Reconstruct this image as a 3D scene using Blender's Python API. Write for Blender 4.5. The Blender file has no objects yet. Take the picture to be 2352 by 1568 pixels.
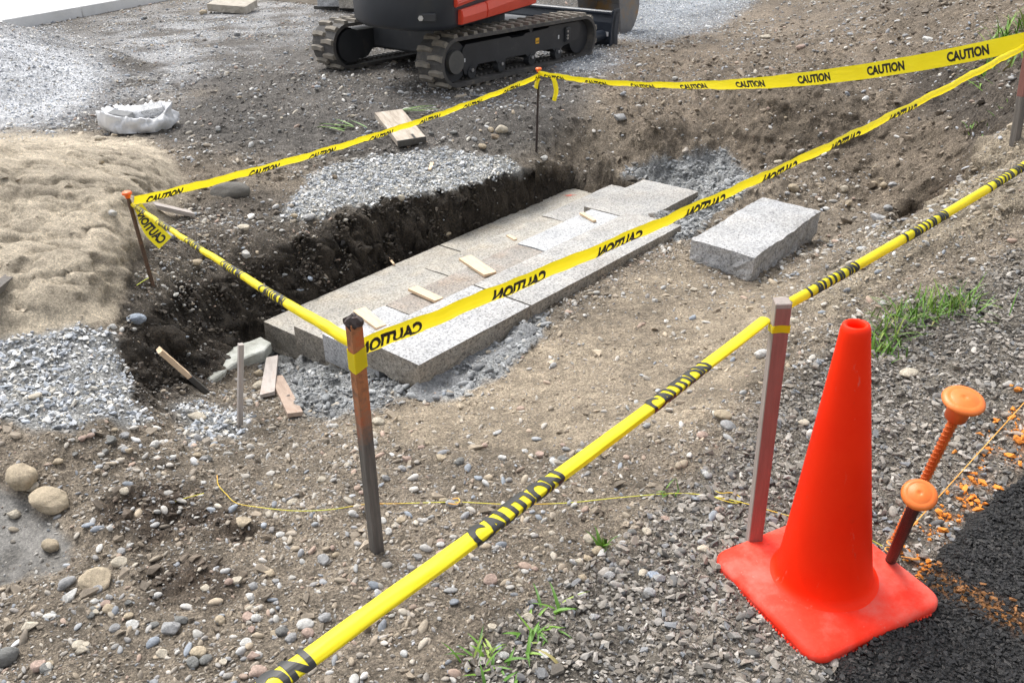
import bpy, bmesh, math, random
import numpy as np
from mathutils import Vector, Matrix

rnd = random.Random(7)
rng = np.random.default_rng(7)
C = bpy.context.scene.collection
sc = bpy.context.scene

# ------------------------------------------------------------------ camera, sky, sun, exposure
F, CX, CY, CAM_H = 1900.0, 1176.0, 784.0, 1.45          # photo measured on a 2352 x 1568 grid
TH = math.atan(1021 / F)
cT, sT = math.cos(TH), math.sin(TH)
cd = bpy.data.cameras.new('camera')
cd.sensor_width = 36.0
cd.lens = 36.0 * F / 2352.0
cd.clip_start = 0.05
cd.clip_end = 2000
cam = bpy.data.objects.new('camera', cd)
C.objects.link(cam)
cam.location = (0, 0, CAM_H)
cam.rotation_euler = (math.pi / 2 - TH, 0, 0)
sc.camera = cam

SUN_EL, SUN_AZ = math.radians(58), math.radians(-38)     # azimuth from +Y towards +X
w = bpy.data.worlds.new('World')
sc.world = w
w.use_nodes = True
nt = w.node_tree
nt.nodes.clear()
sky = nt.nodes.new('ShaderNodeTexSky')
sky.sky_type = 'NISHITA'
sky.sun_disc = False
sky.sun_elevation = SUN_EL
sky.sun_rotation = SUN_AZ
sky.air_density = 1.0
sky.dust_density = 4.0
sky.ozone_density = 1.0
hs = nt.nodes.new('ShaderNodeHueSaturation')
hs.inputs['Saturation'].default_value = 0.25             # overcast: a nearly white sky
bg = nt.nodes.new('ShaderNodeBackground')
bg.inputs['Strength'].default_value = 0.15
wo = nt.nodes.new('ShaderNodeOutputWorld')
nt.links.new(sky.outputs[0], hs.inputs['Color'])
nt.links.new(hs.outputs[0], bg.inputs['Color'])
nt.links.new(bg.outputs[0], wo.inputs['Surface'])

sl = bpy.data.lights.new('sun', 'SUN')
sl.energy = 1.3
sl.angle = math.radians(24)
sl.color = (1.0, 0.965, 0.91)
sun = bpy.data.objects.new('sun', sl)
C.objects.link(sun)
sd = Vector((math.cos(SUN_EL) * math.sin(SUN_AZ), math.cos(SUN_EL) * math.cos(SUN_AZ), math.sin(SUN_EL)))
sun.rotation_euler = sd.to_track_quat('Z', 'Y').to_euler()
sun.location = sd * 30

sc.view_settings.view_transform = 'Standard'
sc.view_settings.look = 'None'
sc.view_settings.exposure = 0.98
sc.view_settings.gamma = 1.0
sc.view_settings.use_curve_mapping = False
sc.render.engine = 'CYCLES'
sc.cycles.max_bounces = 6
sc.cycles.transparent_max_bounces = 6
sc.cycles.use_denoising = True

# ------------------------------------------------------------------ survey: photo point -> place
def ray(px, py):
    a = (px - CX) / F
    b = (py - CY) / F
    return np.array([a, cT - b * sT, -(sT + b * cT)])
def at(px, py, z=0.0):
    r = ray(px, py)
    return np.array([0, 0, CAM_H]) + (z - CAM_H) / r[2] * r
def atd(px, py, d):
    return np.array([0, 0, CAM_H]) + d * ray(px, py)
def aty(px, py, Y):
    r = ray(px, py)
    return np.array([0, 0, CAM_H]) + Y / r[1] * r
def proj(X, Y, Z):
    Zc = Z - CAM_H
    d = Y * cT - Zc * sT
    d = np.where(np.abs(d) < .05, .05, d)
    v = -(Y * sT + Zc * cT)
    px = CX + F * X / d
    py = CY + F * v / d
    bad = d < .1
    return np.where(bad, CX + X * 3000, px), np.where(bad, 6000 - 100 * d, py), d

# ------------------------------------------------------------------ noise
def _hash(ix, iy, seed):
    h = (ix.astype(np.int64) * 374761393 + iy.astype(np.int64) * 668265263 + seed * 982451653) & 0xFFFFFFFF
    h = ((h ^ (h >> 13)) * 1274126177) & 0xFFFFFFFF
    return ((h ^ (h >> 16)) & 0xFFFF) / 65535.0
def vnoise(x, y, seed=0):
    ix = np.floor(x); iy = np.floor(y)
    fx = x - ix; fy = y - iy
    ux = fx * fx * fx * (fx * (fx * 6 - 15) + 10); uy = fy * fy * fy * (fy * (fy * 6 - 15) + 10)
    def g(dx, dy):
        a = _hash(ix + dx, iy + dy, seed) * 2 * np.pi
        return np.cos(a) * (fx - dx) + np.sin(a) * (fy - dy)
    a = g(0, 0) * (1 - ux) + g(1, 0) * ux
    b = g(0, 1) * (1 - ux) + g(1, 1) * ux
    return (a * (1 - uy) + b * uy) * 1.5
def fbm(x, y, scale, octv=4, seed=0, gain=.5):
    s = 0; a = 1; f = 1 / scale; t = 0
    for o in range(octv):
        s = s + a * vnoise(x * f + 17.3 * o, y * f - 9.1 * o, seed + o)
        t += a; a *= gain; f *= 2.03
    return s / t * 1.4
def sstep(a, b, x):
    t = np.clip((x - a) / (b - a), 0, 1)
    return t * t * (3 - 2 * t)
def sdist(px, py, poly):
    """signed distance to a polygon, positive inside"""
    P = np.asarray(poly, float)
    dmin = np.full(px.shape, 1e18)
    ins = np.zeros(px.shape, bool)
    n = len(P)
    for i in range(n):
        x1, y1 = P[i]; x2, y2 = P[(i + 1) % n]
        ex, ey = x2 - x1, y2 - y1
        t = np.clip(((px - x1) * ex + (py - y1) * ey) / (ex * ex + ey * ey + 1e-12), 0, 1)
        dmin = np.minimum(dmin, (px - x1 - t * ex) ** 2 + (py - y1 - t * ey) ** 2)
        cond = (y1 > py) != (y2 > py)
        xi = x1 + (py - y1) / (y2 - y1 + 1e-12) * ex
        ins ^= cond & (px < xi)
    dd = np.sqrt(dmin)
    return np.where(ins, dd, -dd)

# ------------------------------------------------------------------ materials
def newmat(name):
    m = bpy.data.materials.new(name)
    m.use_nodes = True
    return m, m.node_tree, m.node_tree.nodes['Principled BSDF']
def N(nt, t, **kw):
    n = nt.nodes.new(t)
    for k, v in kw.items():
        if k in n.inputs: n.inputs[k].default_value = v
        else: setattr(n, k, v)
    return n
def ramp(nt, stops):
    r = nt.nodes.new('ShaderNodeValToRGB')
    el = r.color_ramp.elements
    while len(el) < len(stops): el.new(.5)
    for e, (p, c) in zip(el, stops):
        e.position = p; e.color = (*c, 1)
    return r
def nmat(name, cols, scale=8, rough=.6, bump=.0, bscale=40, stretch=None, metal=0, detail=6, spec=None, coat=0):
    """noise-mottled surface: cols = list of (position, colour)"""
    m, nt, b = newmat(name)
    tc = N(nt, 'ShaderNodeTexCoord')
    vec = tc.outputs['Object']
    if stretch:
        mp = N(nt, 'ShaderNodeMapping'); mp.inputs['Scale'].default_value = stretch
        nt.links.new(vec, mp.inputs[0]); vec = mp.outputs[0]
    nz = N(nt, 'ShaderNodeTexNoise', Scale=scale, Detail=detail, Roughness=.65)
    nt.links.new(vec, nz.inputs['Vector'])
    r = ramp(nt, cols)
    nt.links.new(nz.outputs['Fac'], r.inputs[0])
    nt.links.new(r.outputs[0], b.inputs['Base Color'])
    rr = N(nt, 'ShaderNodeMapRange'); rr.inputs['To Min'].default_value = max(0, rough - .12); rr.inputs['To Max'].default_value = min(1, rough + .12)
    nt.links.new(nz.outputs['Fac'], rr.inputs[0]); nt.links.new(rr.outputs[0], b.inputs['Roughness'])
    b.inputs['Metallic'].default_value = metal
    if coat: b.inputs['Coat Weight'].default_value = coat
    if bump:
        n2 = N(nt, 'ShaderNodeTexNoise', Scale=bscale, Detail=5, Roughness=.6)
        nt.links.new(vec, n2.inputs['Vector'])
        bp = N(nt, 'ShaderNodeBump', Strength=bump, Distance=.01)
        nt.links.new(n2.outputs['Fac'], bp.inputs['Height'])
        nt.links.new(bp.outputs[0], b.inputs['Normal'])
    return m

def ground_material():
    m, nt, b = newmat('ground_soil')
    at_ = N(nt, 'ShaderNodeAttribute', attribute_name='albedo')
    fn = N(nt, 'ShaderNodeAttribute', attribute_name='fine')
    wt = N(nt, 'ShaderNodeAttribute', attribute_name='wet')
    tc = N(nt, 'ShaderNodeTexCoord')
    n1 = N(nt, 'ShaderNodeTexNoise', Scale=26, Detail=9, Roughness=.72)
    n2 = N(nt, 'ShaderNodeTexNoise', Scale=230, Detail=4, Roughness=.7)
    v1 = N(nt, 'ShaderNodeTexVoronoi', Scale=170)
    for n in (n1, n2, v1): nt.links.new(tc.outputs['Object'], n.inputs['Vector'])
    m1 = N(nt, 'ShaderNodeMapRange'); m1.inputs['From Min'].default_value = .3; m1.inputs['From Max'].default_value = .7
    m1.inputs['To Min'].default_value = .55; m1.inputs['To Max'].default_value = 1.4
    nt.links.new(n1.outputs['Fac'], m1.inputs[0])
    m2 = N(nt, 'ShaderNodeMapRange'); m2.inputs['From Min'].default_value = .3; m2.inputs['From Max'].default_value = .7
    m2.inputs['To Min'].default_value = .42; m2.inputs['To Max'].default_value = 1.68
    nt.links.new(n2.outputs['Fac'], m2.inputs[0])
    mu = N(nt, 'ShaderNodeMath', operation='MULTIPLY')
    nt.links.new(m1.outputs[0], mu.inputs[0]); nt.links.new(m2.outputs[0], mu.inputs[1])
    sx = N(nt, 'ShaderNodeSeparateColor'); nt.links.new(v1.outputs['Color'], sx.inputs[0])
    mv = N(nt, 'ShaderNodeMapRange'); mv.inputs['From Min'].default_value = 0; mv.inputs['From Max'].default_value = 1
    mv.inputs['To Min'].default_value = .58; mv.inputs['To Max'].default_value = 1.48
    nt.links.new(sx.outputs[0], mv.inputs[0])
    mu2 = N(nt, 'ShaderNodeMath', operation='MULTIPLY')
    nt.links.new(mu.outputs[0], mu2.inputs[0]); nt.links.new(mv.outputs[0], mu2.inputs[1])
    vm = N(nt, 'ShaderNodeVectorMath', operation='SCALE')
    mf = N(nt, 'ShaderNodeMix', data_type='FLOAT'); nt.links.new(fn.outputs['Fac'], mf.inputs[0]); nt.links.new(mu2.outputs[0], mf.inputs[2]); mf.inputs[3].default_value = 1.0
    nt.links.new(at_.outputs['Color'], vm.inputs[0]); nt.links.new(mf.outputs[0], vm.inputs['Scale'])
    nt.links.new(vm.outputs[0], b.inputs['Base Color'])
    mr = N(nt, 'ShaderNodeMapRange'); mr.inputs['To Min'].default_value = .93; mr.inputs['To Max'].default_value = .22
    nt.links.new(wt.outputs['Fac'], mr.inputs[0]); nt.links.new(mr.outputs[0], b.inputs['Roughness'])
    b.inputs['Specular IOR Level'].default_value = .35
    # grit: bump fades where the mud is wet and smooth
    add = N(nt, 'ShaderNodeMath', operation='MULTIPLY_ADD'); add.inputs[1].default_value = .35
    nt.links.new(n2.outputs['Fac'], add.inputs[0]); nt.links.new(n1.outputs['Fac'], add.inputs[2])
    bs = N(nt, 'ShaderNodeMapRange'); bs.inputs['To Min'].default_value = 1.0; bs.inputs['To Max'].default_value = .12
    nt.links.new(wt.outputs['Fac'], bs.inputs[0])
    bp = N(nt, 'ShaderNodeBump', Distance=.03)
    nt.links.new(bs.outputs[0], bp.inputs['Strength'])
    nt.links.new(add.outputs[0], bp.inputs['Height']); nt.links.new(bp.outputs[0], b.inputs['Normal'])
    return m

def stone_material(name, src):
    """colour per stone: 'inst' reads the scattered point's tint, 'obj' the object's own colour"""
    m, nt, b = newmat(name)
    if src == 'inst':
        a = N(nt, 'ShaderNodeAttribute', attribute_name='tint', attribute_type='INSTANCER'); col = a.outputs['Color']
    else:
        a = N(nt, 'ShaderNodeObjectInfo'); col = a.outputs['Color']
    tc = N(nt, 'ShaderNodeTexCoord')
    n1 = N(nt, 'ShaderNodeTexNoise', Scale=2.2, Detail=8, Roughness=.7)
    n2 = N(nt, 'ShaderNodeTexNoise', Scale=14, Detail=4, Roughness=.7)
    for n in (n1, n2): nt.links.new(tc.outputs['Object'], n.inputs['Vector'])
    m1 = N(nt, 'ShaderNodeMapRange'); m1.inputs['From Min'].default_value = .32; m1.inputs['From Max'].default_value = .68
    m1.inputs['To Min'].default_value = .68; m1.inputs['To Max'].default_value = 1.25
    nt.links.new(n1.outputs['Fac'], m1.inputs[0])
    m2 = N(nt, 'ShaderNodeMapRange'); m2.inputs['From Min'].default_value = .3; m2.inputs['From Max'].default_value = .7
    m2.inputs['To Min'].default_value = .8; m2.inputs['To Max'].default_value = 1.2
    nt.links.new(n2.outputs['Fac'], m2.inputs[0])
    mu = N(nt, 'ShaderNodeMath', operation='MULTIPLY'); nt.links.new(m1.outputs[0], mu.inputs[0]); nt.links.new(m2.outputs[0], mu.inputs[1])
    vm = N(nt, 'ShaderNodeVectorMath', operation='SCALE')
    nt.links.new(col, vm.inputs[0]); nt.links.new(mu.outputs[0], vm.inputs['Scale'])
    nt.links.new(vm.outputs[0], b.inputs['Base Color'])
    b.inputs['Roughness'].default_value = .8
    ah = N(nt, 'ShaderNodeMath', operation='MULTIPLY_ADD'); ah.inputs[1].default_value = .5
    nt.links.new(n2.outputs['Fac'], ah.inputs[0]); nt.links.new(n1.outputs['Fac'], ah.inputs[2])
    bp = N(nt, 'ShaderNodeBump', Strength=.12 if src == 'inst' else .5, Distance=.05)
    nt.links.new(ah.outputs[0], bp.inputs['Height']); nt.links.new(bp.outputs[0], b.inputs['Normal'])
    return m

def granite(name, light, mid, dark, stain=None, stain_amt=.0, rough=.75):
    m, nt, b = newmat(name)
    tc = N(nt, 'ShaderNodeTexCoord')
    v = N(nt, 'ShaderNodeTexVoronoi', Scale=150)
    nA = N(nt, 'ShaderNodeTexNoise', Scale=75, Detail=4, Roughness=.75)
    nB = N(nt, 'ShaderNodeTexNoise', Scale=5, Detail=6, Roughness=.65)
    nC = N(nt, 'ShaderNodeTexNoise', Scale=2.6, Detail=8, Roughness=.7)
    for n in (v, nA, nB, nC): nt.links.new(tc.outputs['Object'], n.inputs['Vector'])
    sx = N(nt, 'ShaderNodeSeparateColor'); nt.links.new(v.outputs['Color'], sx.inputs[0])
    r1 = ramp(nt, [(0, dark), (.16, dark), (.24, mid), (.55, mid), (.7, light), (1, light)])
    nt.links.new(sx.outputs[0], r1.inputs[0])
    r2 = ramp(nt, [(.36, dark), (.47, mid), (.6, light)])
    nt.links.new(nA.outputs['Fac'], r2.inputs[0])
    mx = N(nt, 'ShaderNodeMix', data_type='RGBA'); mx.inputs[0].default_value = .5
    nt.links.new(r1.outputs[0], mx.inputs[6]); nt.links.new(r2.outputs[0], mx.inputs[7])
    out = mx.outputs[2]
    mb = N(nt, 'ShaderNodeMapRange'); mb.inputs['From Min'].default_value = .3; mb.inputs['From Max'].default_value = .7
    mb.inputs['To Min'].default_value = .72; mb.inputs['To Max'].default_value = 1.22
    nt.links.new(nB.outputs['Fac'], mb.inputs[0])
    vm = N(nt, 'ShaderNodeVectorMath', operation='SCALE')
    nt.links.new(out, vm.inputs[0]); nt.links.new(mb.outputs[0], vm.inputs['Scale']); out = vm.outputs[0]
    if stain:
        ms = N(nt, 'ShaderNodeMapRange'); ms.inputs['From Min'].default_value = .42; ms.inputs['From Max'].default_value = .66
        ms.inputs['To Max'].default_value = stain_amt
        nt.links.new(nC.outputs['Fac'], ms.inputs[0])
        mx2 = N(nt, 'ShaderNodeMix', data_type='RGBA', blend_type='MULTIPLY')
        nt.links.new(ms.outputs[0], mx2.inputs[0]); nt.links.new(out, mx2.inputs[6]); mx2.inputs[7].default_value = (*stain, 1)
        out = mx2.outputs[2]
    nt.links.new(out, b.inputs['Base Color'])
    b.inputs['Roughness'].default_value = rough
    bp = N(nt, 'ShaderNodeBump', Strength=.5, Distance=.006)
    nt.links.new(nA.outputs['Fac'], bp.inputs['Height']); nt.links.new(bp.outputs[0], b.inputs['Normal'])
    return m

def tape_material():
    m, nt, b = newmat('tape_yellow_plastic')
    tc = N(nt, 'ShaderNodeTexCoord')
    nz = N(nt, 'ShaderNodeTexNoise', Scale=9, Detail=4)
    nt.links.new(tc.outputs['Object'], nz.inputs['Vector'])
    r = ramp(nt, [(.3, (.86, .72, .006)), (.7, (.90, .80, .02))])
    nt.links.new(nz.outputs['Fac'], r.inputs[0]); nt.links.new(r.outputs[0], b.inputs['Base Color'])
    b.inputs['Roughness'].default_value = .36
    tr = N(nt, 'ShaderNodeBsdfTranslucent'); tr.inputs['Color'].default_value = (.9, .74, .02, 1)
    ms = N(nt, 'ShaderNodeMixShader'); ms.inputs[0].default_value = .35
    out = nt.nodes['Material Output']
    nt.links.new(b.outputs[0], ms.inputs[1]); nt.links.new(tr.outputs[0], ms.inputs[2]); nt.links.new(ms.outputs[0], out.inputs['Surface'])
    return m

M = {}
M['ground'] = ground_material()
M['stone'] = stone_material('loose_stone', 'obj')
M['grain'] = stone_material('loose_grain', 'inst')
M['g_white'] = granite('granite_fresh_grey', (.53, .535, .545), (.37, .375, .38), (.13, .13, .135), (.74, .68, .60), .55)
M['g_warm'] = granite('granite_weathered_tan', (.49, .47, .43), (.35, .335, .30), (.13, .125, .117), (.80, .68, .52), .6)
M['g_grey'] = granite('granite_weathered_grey', (.49, .485, .47), (.34, .335, .325), (.12, .12, .12), (.74, .66, .56), .6)
M['g_brown'] = granite('granite_stained_brown', (.40, .375, .34), (.28, .26, .235), (.10, .095, .088), (.72, .55, .42), .8)
M['g_split'] = granite('granite_split_face', (.40, .37, .32), (.27, .245, .21), (.10, .09, .08), (.66, .56, .44), .6, .85)
M['g_blue'] = granite('granite_sawn_blue_grey', (.55, .56, .575), (.41, .42, .435), (.17, .175, .18), (.78, .74, .68), .5)
M['tape'] = tape_material()
M['ink'] = nmat('black_ink', [(.3, (.008, .008, .008)), (.7, (.02, .02, .018))], 30, .45)
M['cone'] = nmat('cone_orange_red', [(.3, (.92, .020, .001)), (.66, (.95, .030, .002)), (.72, (.62, .025, .008))], 6, .5, .04, 90, detail=10)
M['cone_base'] = nmat('cone_base_dusty', [(.33, (.84, .026, .006)), (.48, (.86, .045, .022)), (.58, (.80, .10, .07)), (.66, (.72, .14, .11)), (.74, (.40, .06, .045))], 7, .55, .12, 120, detail=9)
def scuff(m, amount):
    nt = m.node_tree; b = nt.nodes['Principled BSDF']; col = b.inputs['Base Color'].links[0].from_socket
    tc = N(nt, 'ShaderNodeTexCoord')
    for scl, lo, hi, c, st in (((40, 40, 9), .63, .70, (.60, .20, .16), amount), ((14, 14, 5), .62, .74, (.28, .035, .022), amount * .8), ((120, 120, 60), .66, .72, (.75, .32, .26), amount * .7)):
        mp = N(nt, 'ShaderNodeMapping'); mp.inputs['Scale'].default_value = scl; mp.inputs['Rotation'].default_value = (.3, .5, .2); nt.links.new(tc.outputs['Object'], mp.inputs[0])
        nz = N(nt, 'ShaderNodeTexNoise', Scale=1.0, Detail=7, Roughness=.75); nt.links.new(mp.outputs[0], nz.inputs['Vector'])
        mr = N(nt, 'ShaderNodeMapRange'); mr.inputs['From Min'].default_value = lo; mr.inputs['From Max'].default_value = hi; mr.inputs['To Max'].default_value = st
        nt.links.new(nz.outputs['Fac'], mr.inputs[0])
        mx = N(nt, 'ShaderNodeMix', data_type='RGBA'); nt.links.new(mr.outputs[0], mx.inputs[0]); nt.links.new(col, mx.inputs[6]); mx.inputs[7].default_value = (*c, 1); col = mx.outputs[2]
    nt.links.new(col, b.inputs['Base Color'])
scuff(M['cone'], .55); scuff(M['cone_base'], .8)
for k_ in ('cone', 'cone_base'): M[k_].node_tree.nodes['Principled BSDF'].inputs['Specular IOR Level'].default_value = .18
M['cap'] = nmat('orange_cap_plastic', [(.3, (.72, .15, .02)), (.55, (.78, .20, .035)), (.75, (.85, .38, .15))], 14, .4, .05, 60)
M['cap_red'] = nmat('orange_red_cap_plastic', [(.3, (.85, .11, .012)), (.7, (.92, .17, .02))], 14, .42)
M['rebar'] = nmat('rusty_rebar', [(.3, (.07, .045, .03)), (.6, (.14, .08, .05)), (.75, (.22, .11, .05))], 40, .8, .3, 200)
M['rebar_orange'] = nmat('orange_painted_rebar', [(.3, (.42, .085, .012)), (.6, (.62, .14, .02)), (.78, (.25, .07, .02))], 30, .6, .2, 200)
M['rebar_dark'] = nmat('dark_rebar', [(.3, (.014, .010, .009)), (.6, (.035, .02, .017)), (.75, (.07, .03, .02))], 40, .55, .3, 200)
M['wood_mauve'] = nmat('weathered_reddish_stake', [(.3, (.23, .195, .175)), (.55, (.32, .275, .25)), (.75, (.27, .20, .18))], 14, .8, .25, 60, (8, 8, .7))
M['wood_red'] = nmat('red_stake_wood', [(.3, (.22, .095, .08)), (.7, (.30, .13, .11))], 14, .7, .2, 60, (8, 8, .7))
M['wood_grey'] = nmat('weathered_grey_wood', [(.3, (.10, .09, .08)), (.55, (.17, .155, .14)), (.75, (.25, .22, .19))], 12, .85, .35, 60, (8, 8, .6))
M['wood_orange'] = nmat('orange_stained_wood', [(.3, (.42, .07, .02)), (.5, (.36, .12, .05)), (.62, (.12, .05, .03)), (.75, (.5, .16, .04))], 12, .6, .2, 60, (6, 6, .8))
def stake_material():
    m = nmat('stake_weathered', [(.3, (.075, .068, .062)), (.55, (.13, .118, .105)), (.75, (.19, .17, .15))], 12, .8, .35, 60, (8, 8, .6))
    nt = m.node_tree; b = nt.nodes['Principled BSDF']; grey = b.inputs['Base Color'].links[0].from_socket
    tc = N(nt, 'ShaderNodeTexCoord'); sp = N(nt, 'ShaderNodeSeparateXYZ'); nt.links.new(tc.outputs['Object'], sp.inputs[0])
    nz = N(nt, 'ShaderNodeTexNoise', Scale=18, Detail=6, Roughness=.7); nt.links.new(tc.outputs['Object'], nz.inputs['Vector'])
    ad = N(nt, 'ShaderNodeMath', operation='MULTIPLY_ADD'); ad.inputs[1].default_value = .30
    nt.links.new(nz.outputs['Fac'], ad.inputs[0]); nt.links.new(sp.outputs['Z'], ad.inputs[2])
    mr = N(nt, 'ShaderNodeMapRange'); mr.inputs['From Min'].default_value = .50; mr.inputs['From Max'].default_value = .68
    nt.links.new(ad.outputs[0], mr.inputs[0])
    r = ramp(nt, [(.38, (.20, .085, .04)), (.5, (.40, .16, .065)), (.62, (.46, .12, .035)), (.74, (.12, .05, .03))]); nt.links.new(nz.outputs['Fac'], r.inputs[0])
    mx = N(nt, 'ShaderNodeMix', data_type='RGBA'); nt.links.new(mr.outputs[0], mx.inputs[0]); nt.links.new(grey, mx.inputs[6]); nt.links.new(r.outputs[0], mx.inputs[7])
    nt.links.new(mx.outputs[2], b.inputs['Base Color'])
    return m
M['stake_weathered'] = stake_material()
M['wood_new'] = nmat('fresh_pine', [(.3, (.60, .42, .26)), (.55, (.70, .53, .36)), (.75, (.52, .34, .20))], 7, .7, .15, 60, (1, 9, 9))
M['wood_board'] = nmat('old_board', [(.28, (.20, .16, .125)), (.5, (.42, .36, .29)), (.72, (.52, .47, .41))], 5, .8, .3, 50, (1, 7, 7))
M['wood_dark'] = nmat('dark_wood', [(.3, (.035, .033, .03)), (.7, (.08, .075, .068))], 8, .5, .2, 60, (1, 7, 7))
M['wood_old'] = nmat('silvered_wood', [(.3, (.30, .26, .23)), (.55, (.44, .40, .37)), (.75, (.36, .27, .22))], 6, .8, .25, 50, (1, 8, 8))
M['wood_pink'] = nmat('reddish_cedar', [(.3, (.24, .17, .13)), (.55, (.38, .29, .23)), (.75, (.30, .20, .15))], 6, .8, .25, 50, (1, 8, 8))
M['concrete'] = nmat('pale_concrete', [(.3, (.56, .56, .55)), (.7, (.68, .68, .68))], 2.5, .85, .15, 60, detail=9)
M['concrete_old'] = nmat('old_concrete', [(.3, (.30, .27, .22)), (.55, (.42, .38, .32)), (.75, (.50, .47, .41))], 9, .9, .5, 60)
M['footing'] = nmat('rough_footing_concrete', [(.3, (.24, .24, .21)), (.52, (.44, .45, .41)), (.72, (.56, .57, .54))], 10, .9, .6, 50)
M['asphalt_chunk'] = nmat('weathered_asphalt_lump', [(.3, (.11, .105, .095)), (.7, (.24, .225, .20))], 30, .9, .8, 60)
M['rubber'] = nmat('dusty_rubber', [(.3, (.045, .043, .042)), (.55, (.085, .08, .075)), (.75, (.16, .14, .115))], 9, .85, .2, 60)
M['lug'] = nmat('muddy_rubber_lug', [(.3, (.14, .13, .112)), (.55, (.23, .205, .17)), (.75, (.30, .265, .215))], 9, .9, .25, 60)
M['frame'] = nmat('black_machine_steel', [(.3, (.020, .022, .026)), (.6, (.034, .036, .040)), (.8, (.085, .08, .07))], 6, .5, .06, 60, detail=9)
M['body_black'] = nmat('charcoal_machine_panel', [(.3, (.014, .018, .025)), (.62, (.022, .027, .036)), (.8, (.05, .055, .06))], 3.5, .42, .03, 60, detail=9)
M['body_red'] = nmat('orange_red_machine_panel', [(.3, (.66, .058, .026)), (.7, (.74, .078, .036))], 4, .38, .02, 50)
M['blade'] = nmat('dark_blue_grey_blade', [(.3, (.018, .024, .036)), (.6, (.030, .038, .052)), (.8, (.08, .08, .08))], 5, .42, .05, 50, detail=9)
M['bucket'] = nmat('worn_bucket_steel', [(.3, (.10, .10, .11)), (.5, (.17, .16, .15)), (.62, (.26, .155, .06)), (.78, (.34, .19, .07))], 3, .5, .1, 40)
M['bucket_in'] = nmat('bucket_inside', [(.3, (.05, .047, .043)), (.7, (.13, .115, .095))], 5, .7, .2, 40)
M['steel'] = nmat('zinc_bolt', [(.3, (.42, .43, .44)), (.7, (.6, .6, .6))], 20, .35, metal=.8)
M['sticker_y'] = nmat('yellow_sticker', [(.3, (.75, .40, .02)), (.7, (.82, .46, .03))], 5, .5)
M['sticker_w'] = nmat('white_sticker', [(.3, (.6, .6, .6)), (.7, (.72, .72, .72))], 5, .5)
M['sack'] = nmat('white_woven_sack', [(.3, (.46, .47, .49)), (.5, (.62, .63, .65)), (.72, (.72, .72, .72))], 9, .6, .5, 30, detail=9)
M['brick'] = nmat('grey_paver_brick', [(.3, (.15, .155, .16)), (.7, (.24, .24, .24))], 20, .9, .3, 120)
def grass_material():
    m, nt, b = newmat('grass_blade')
    g = N(nt, 'ShaderNodeNewGeometry')
    r = ramp(nt, [(0, (.055, .14, .014)), (.35, (.10, .23, .022)), (.7, (.17, .30, .035)), (.88, (.26, .33, .07)), (1, (.36, .31, .13))])
    nt.links.new(g.outputs['Random Per Island'], r.inputs[0]); nt.links.new(r.outputs[0], b.inputs['Base Color'])
    b.inputs['Roughness'].default_value = .55
    return m
M['grass'] = grass_material()
M['string_y'] = nmat('yellow_green_string', [(.3, (.45, .55, .05)), (.52, (.62, .55, .05)), (.7, (.8, .30, .04))], 4, .7)
M['string_o'] = nmat('orange_string', [(.3, (.85, .34, .04)), (.7, (.9, .55, .15))], 12, .7)
M['asphalt'] = None

# ------------------------------------------------------------------ object helpers
def tag(o, label=None, cat=None, group=None, kind=None):
    if label: o['label'] = label
    if cat: o['category'] = cat
    if group: o['group'] = group
    if kind: o['kind'] = kind
    return o
def empty(name, loc, rot=(0, 0, 0)):
    o = bpy.data.objects.new(name, None)
    C.objects.link(o)
    o.location = loc; o.rotation_euler = rot
    o.empty_display_size = .1
    return o
def link(name, me, mat=None, parent=None, loc=None, rot=None, smooth=False):
    o = bpy.data.objects.new(name, me)
    C.objects.link(o)
    if mat is not None and len(me.materials) == 0: me.materials.append(mat)
    if parent is not None: o.parent = parent
    if loc is not None: o.location = loc
    if rot is not None: o.rotation_euler = rot
    if smooth: me.polygons.foreach_set('use_smooth', [True] * len(me.polygons))
    return o
def mesh(name, verts, faces):
    me = bpy.data.meshes.new(name)
    me.from_pydata([tuple(map(float, v)) for v in verts], [], faces)
    me.update()
    return me
def bm_mesh(name, bm):
    bmesh.ops.recalc_face_normals(bm, faces=bm.faces)
    me = bpy.data.meshes.new(name)
    bm.to_mesh(me); bm.free()
    return me
def box_bm(bm, lo, hi, bevel=0.0, seg=1):
    r = bmesh.ops.create_cube(bm, size=1)
    vs = r['verts']
    for v in vs:
        v.co = Vector([(lo[i] + hi[i]) / 2 + v.co[i] * (hi[i] - lo[i]) for i in range(3)])
    if bevel:
        es = list({e for v in vs for e in v.link_edges})
        bmesh.ops.bevel(bm, geom=es, offset=bevel, segments=seg, affect='EDGES', profile=.6)
    return vs
def box(name, lo, hi, bevel=.0, seg=1):
    bm = bmesh.new(); box_bm(bm, lo, hi, bevel, seg)
    return bm_mesh(name, bm)
def cyl_bm(bm, a, b, r0, r1=None, n=16, caps=True):
    a = Vector(a); b = Vector(b); r1 = r0 if r1 is None else r1
    q = (b - a).to_track_quat('Z', 'Y')
    ra = [bm.verts.new(a + q @ Vector((r0 * math.cos(t), r0 * math.sin(t), 0))) for t in [2 * math.pi * i / n for i in range(n)]]
    rb = [bm.verts.new(b + q @ Vector((r1 * math.cos(t), r1 * math.sin(t), 0))) for t in [2 * math.pi * i / n for i in range(n)]]
    for i in range(n):
        bm.faces.new((ra[i], ra[(i + 1) % n], rb[(i + 1) % n], rb[i]))
    if caps:
        bm.faces.new(ra[::-1]); bm.faces.new(rb)
def cyl(name, a, b, r0, r1=None, n=16):
    bm = bmesh.new(); cyl_bm(bm, a, b, r0, r1, n)
    return bm_mesh(name, bm)
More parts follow.
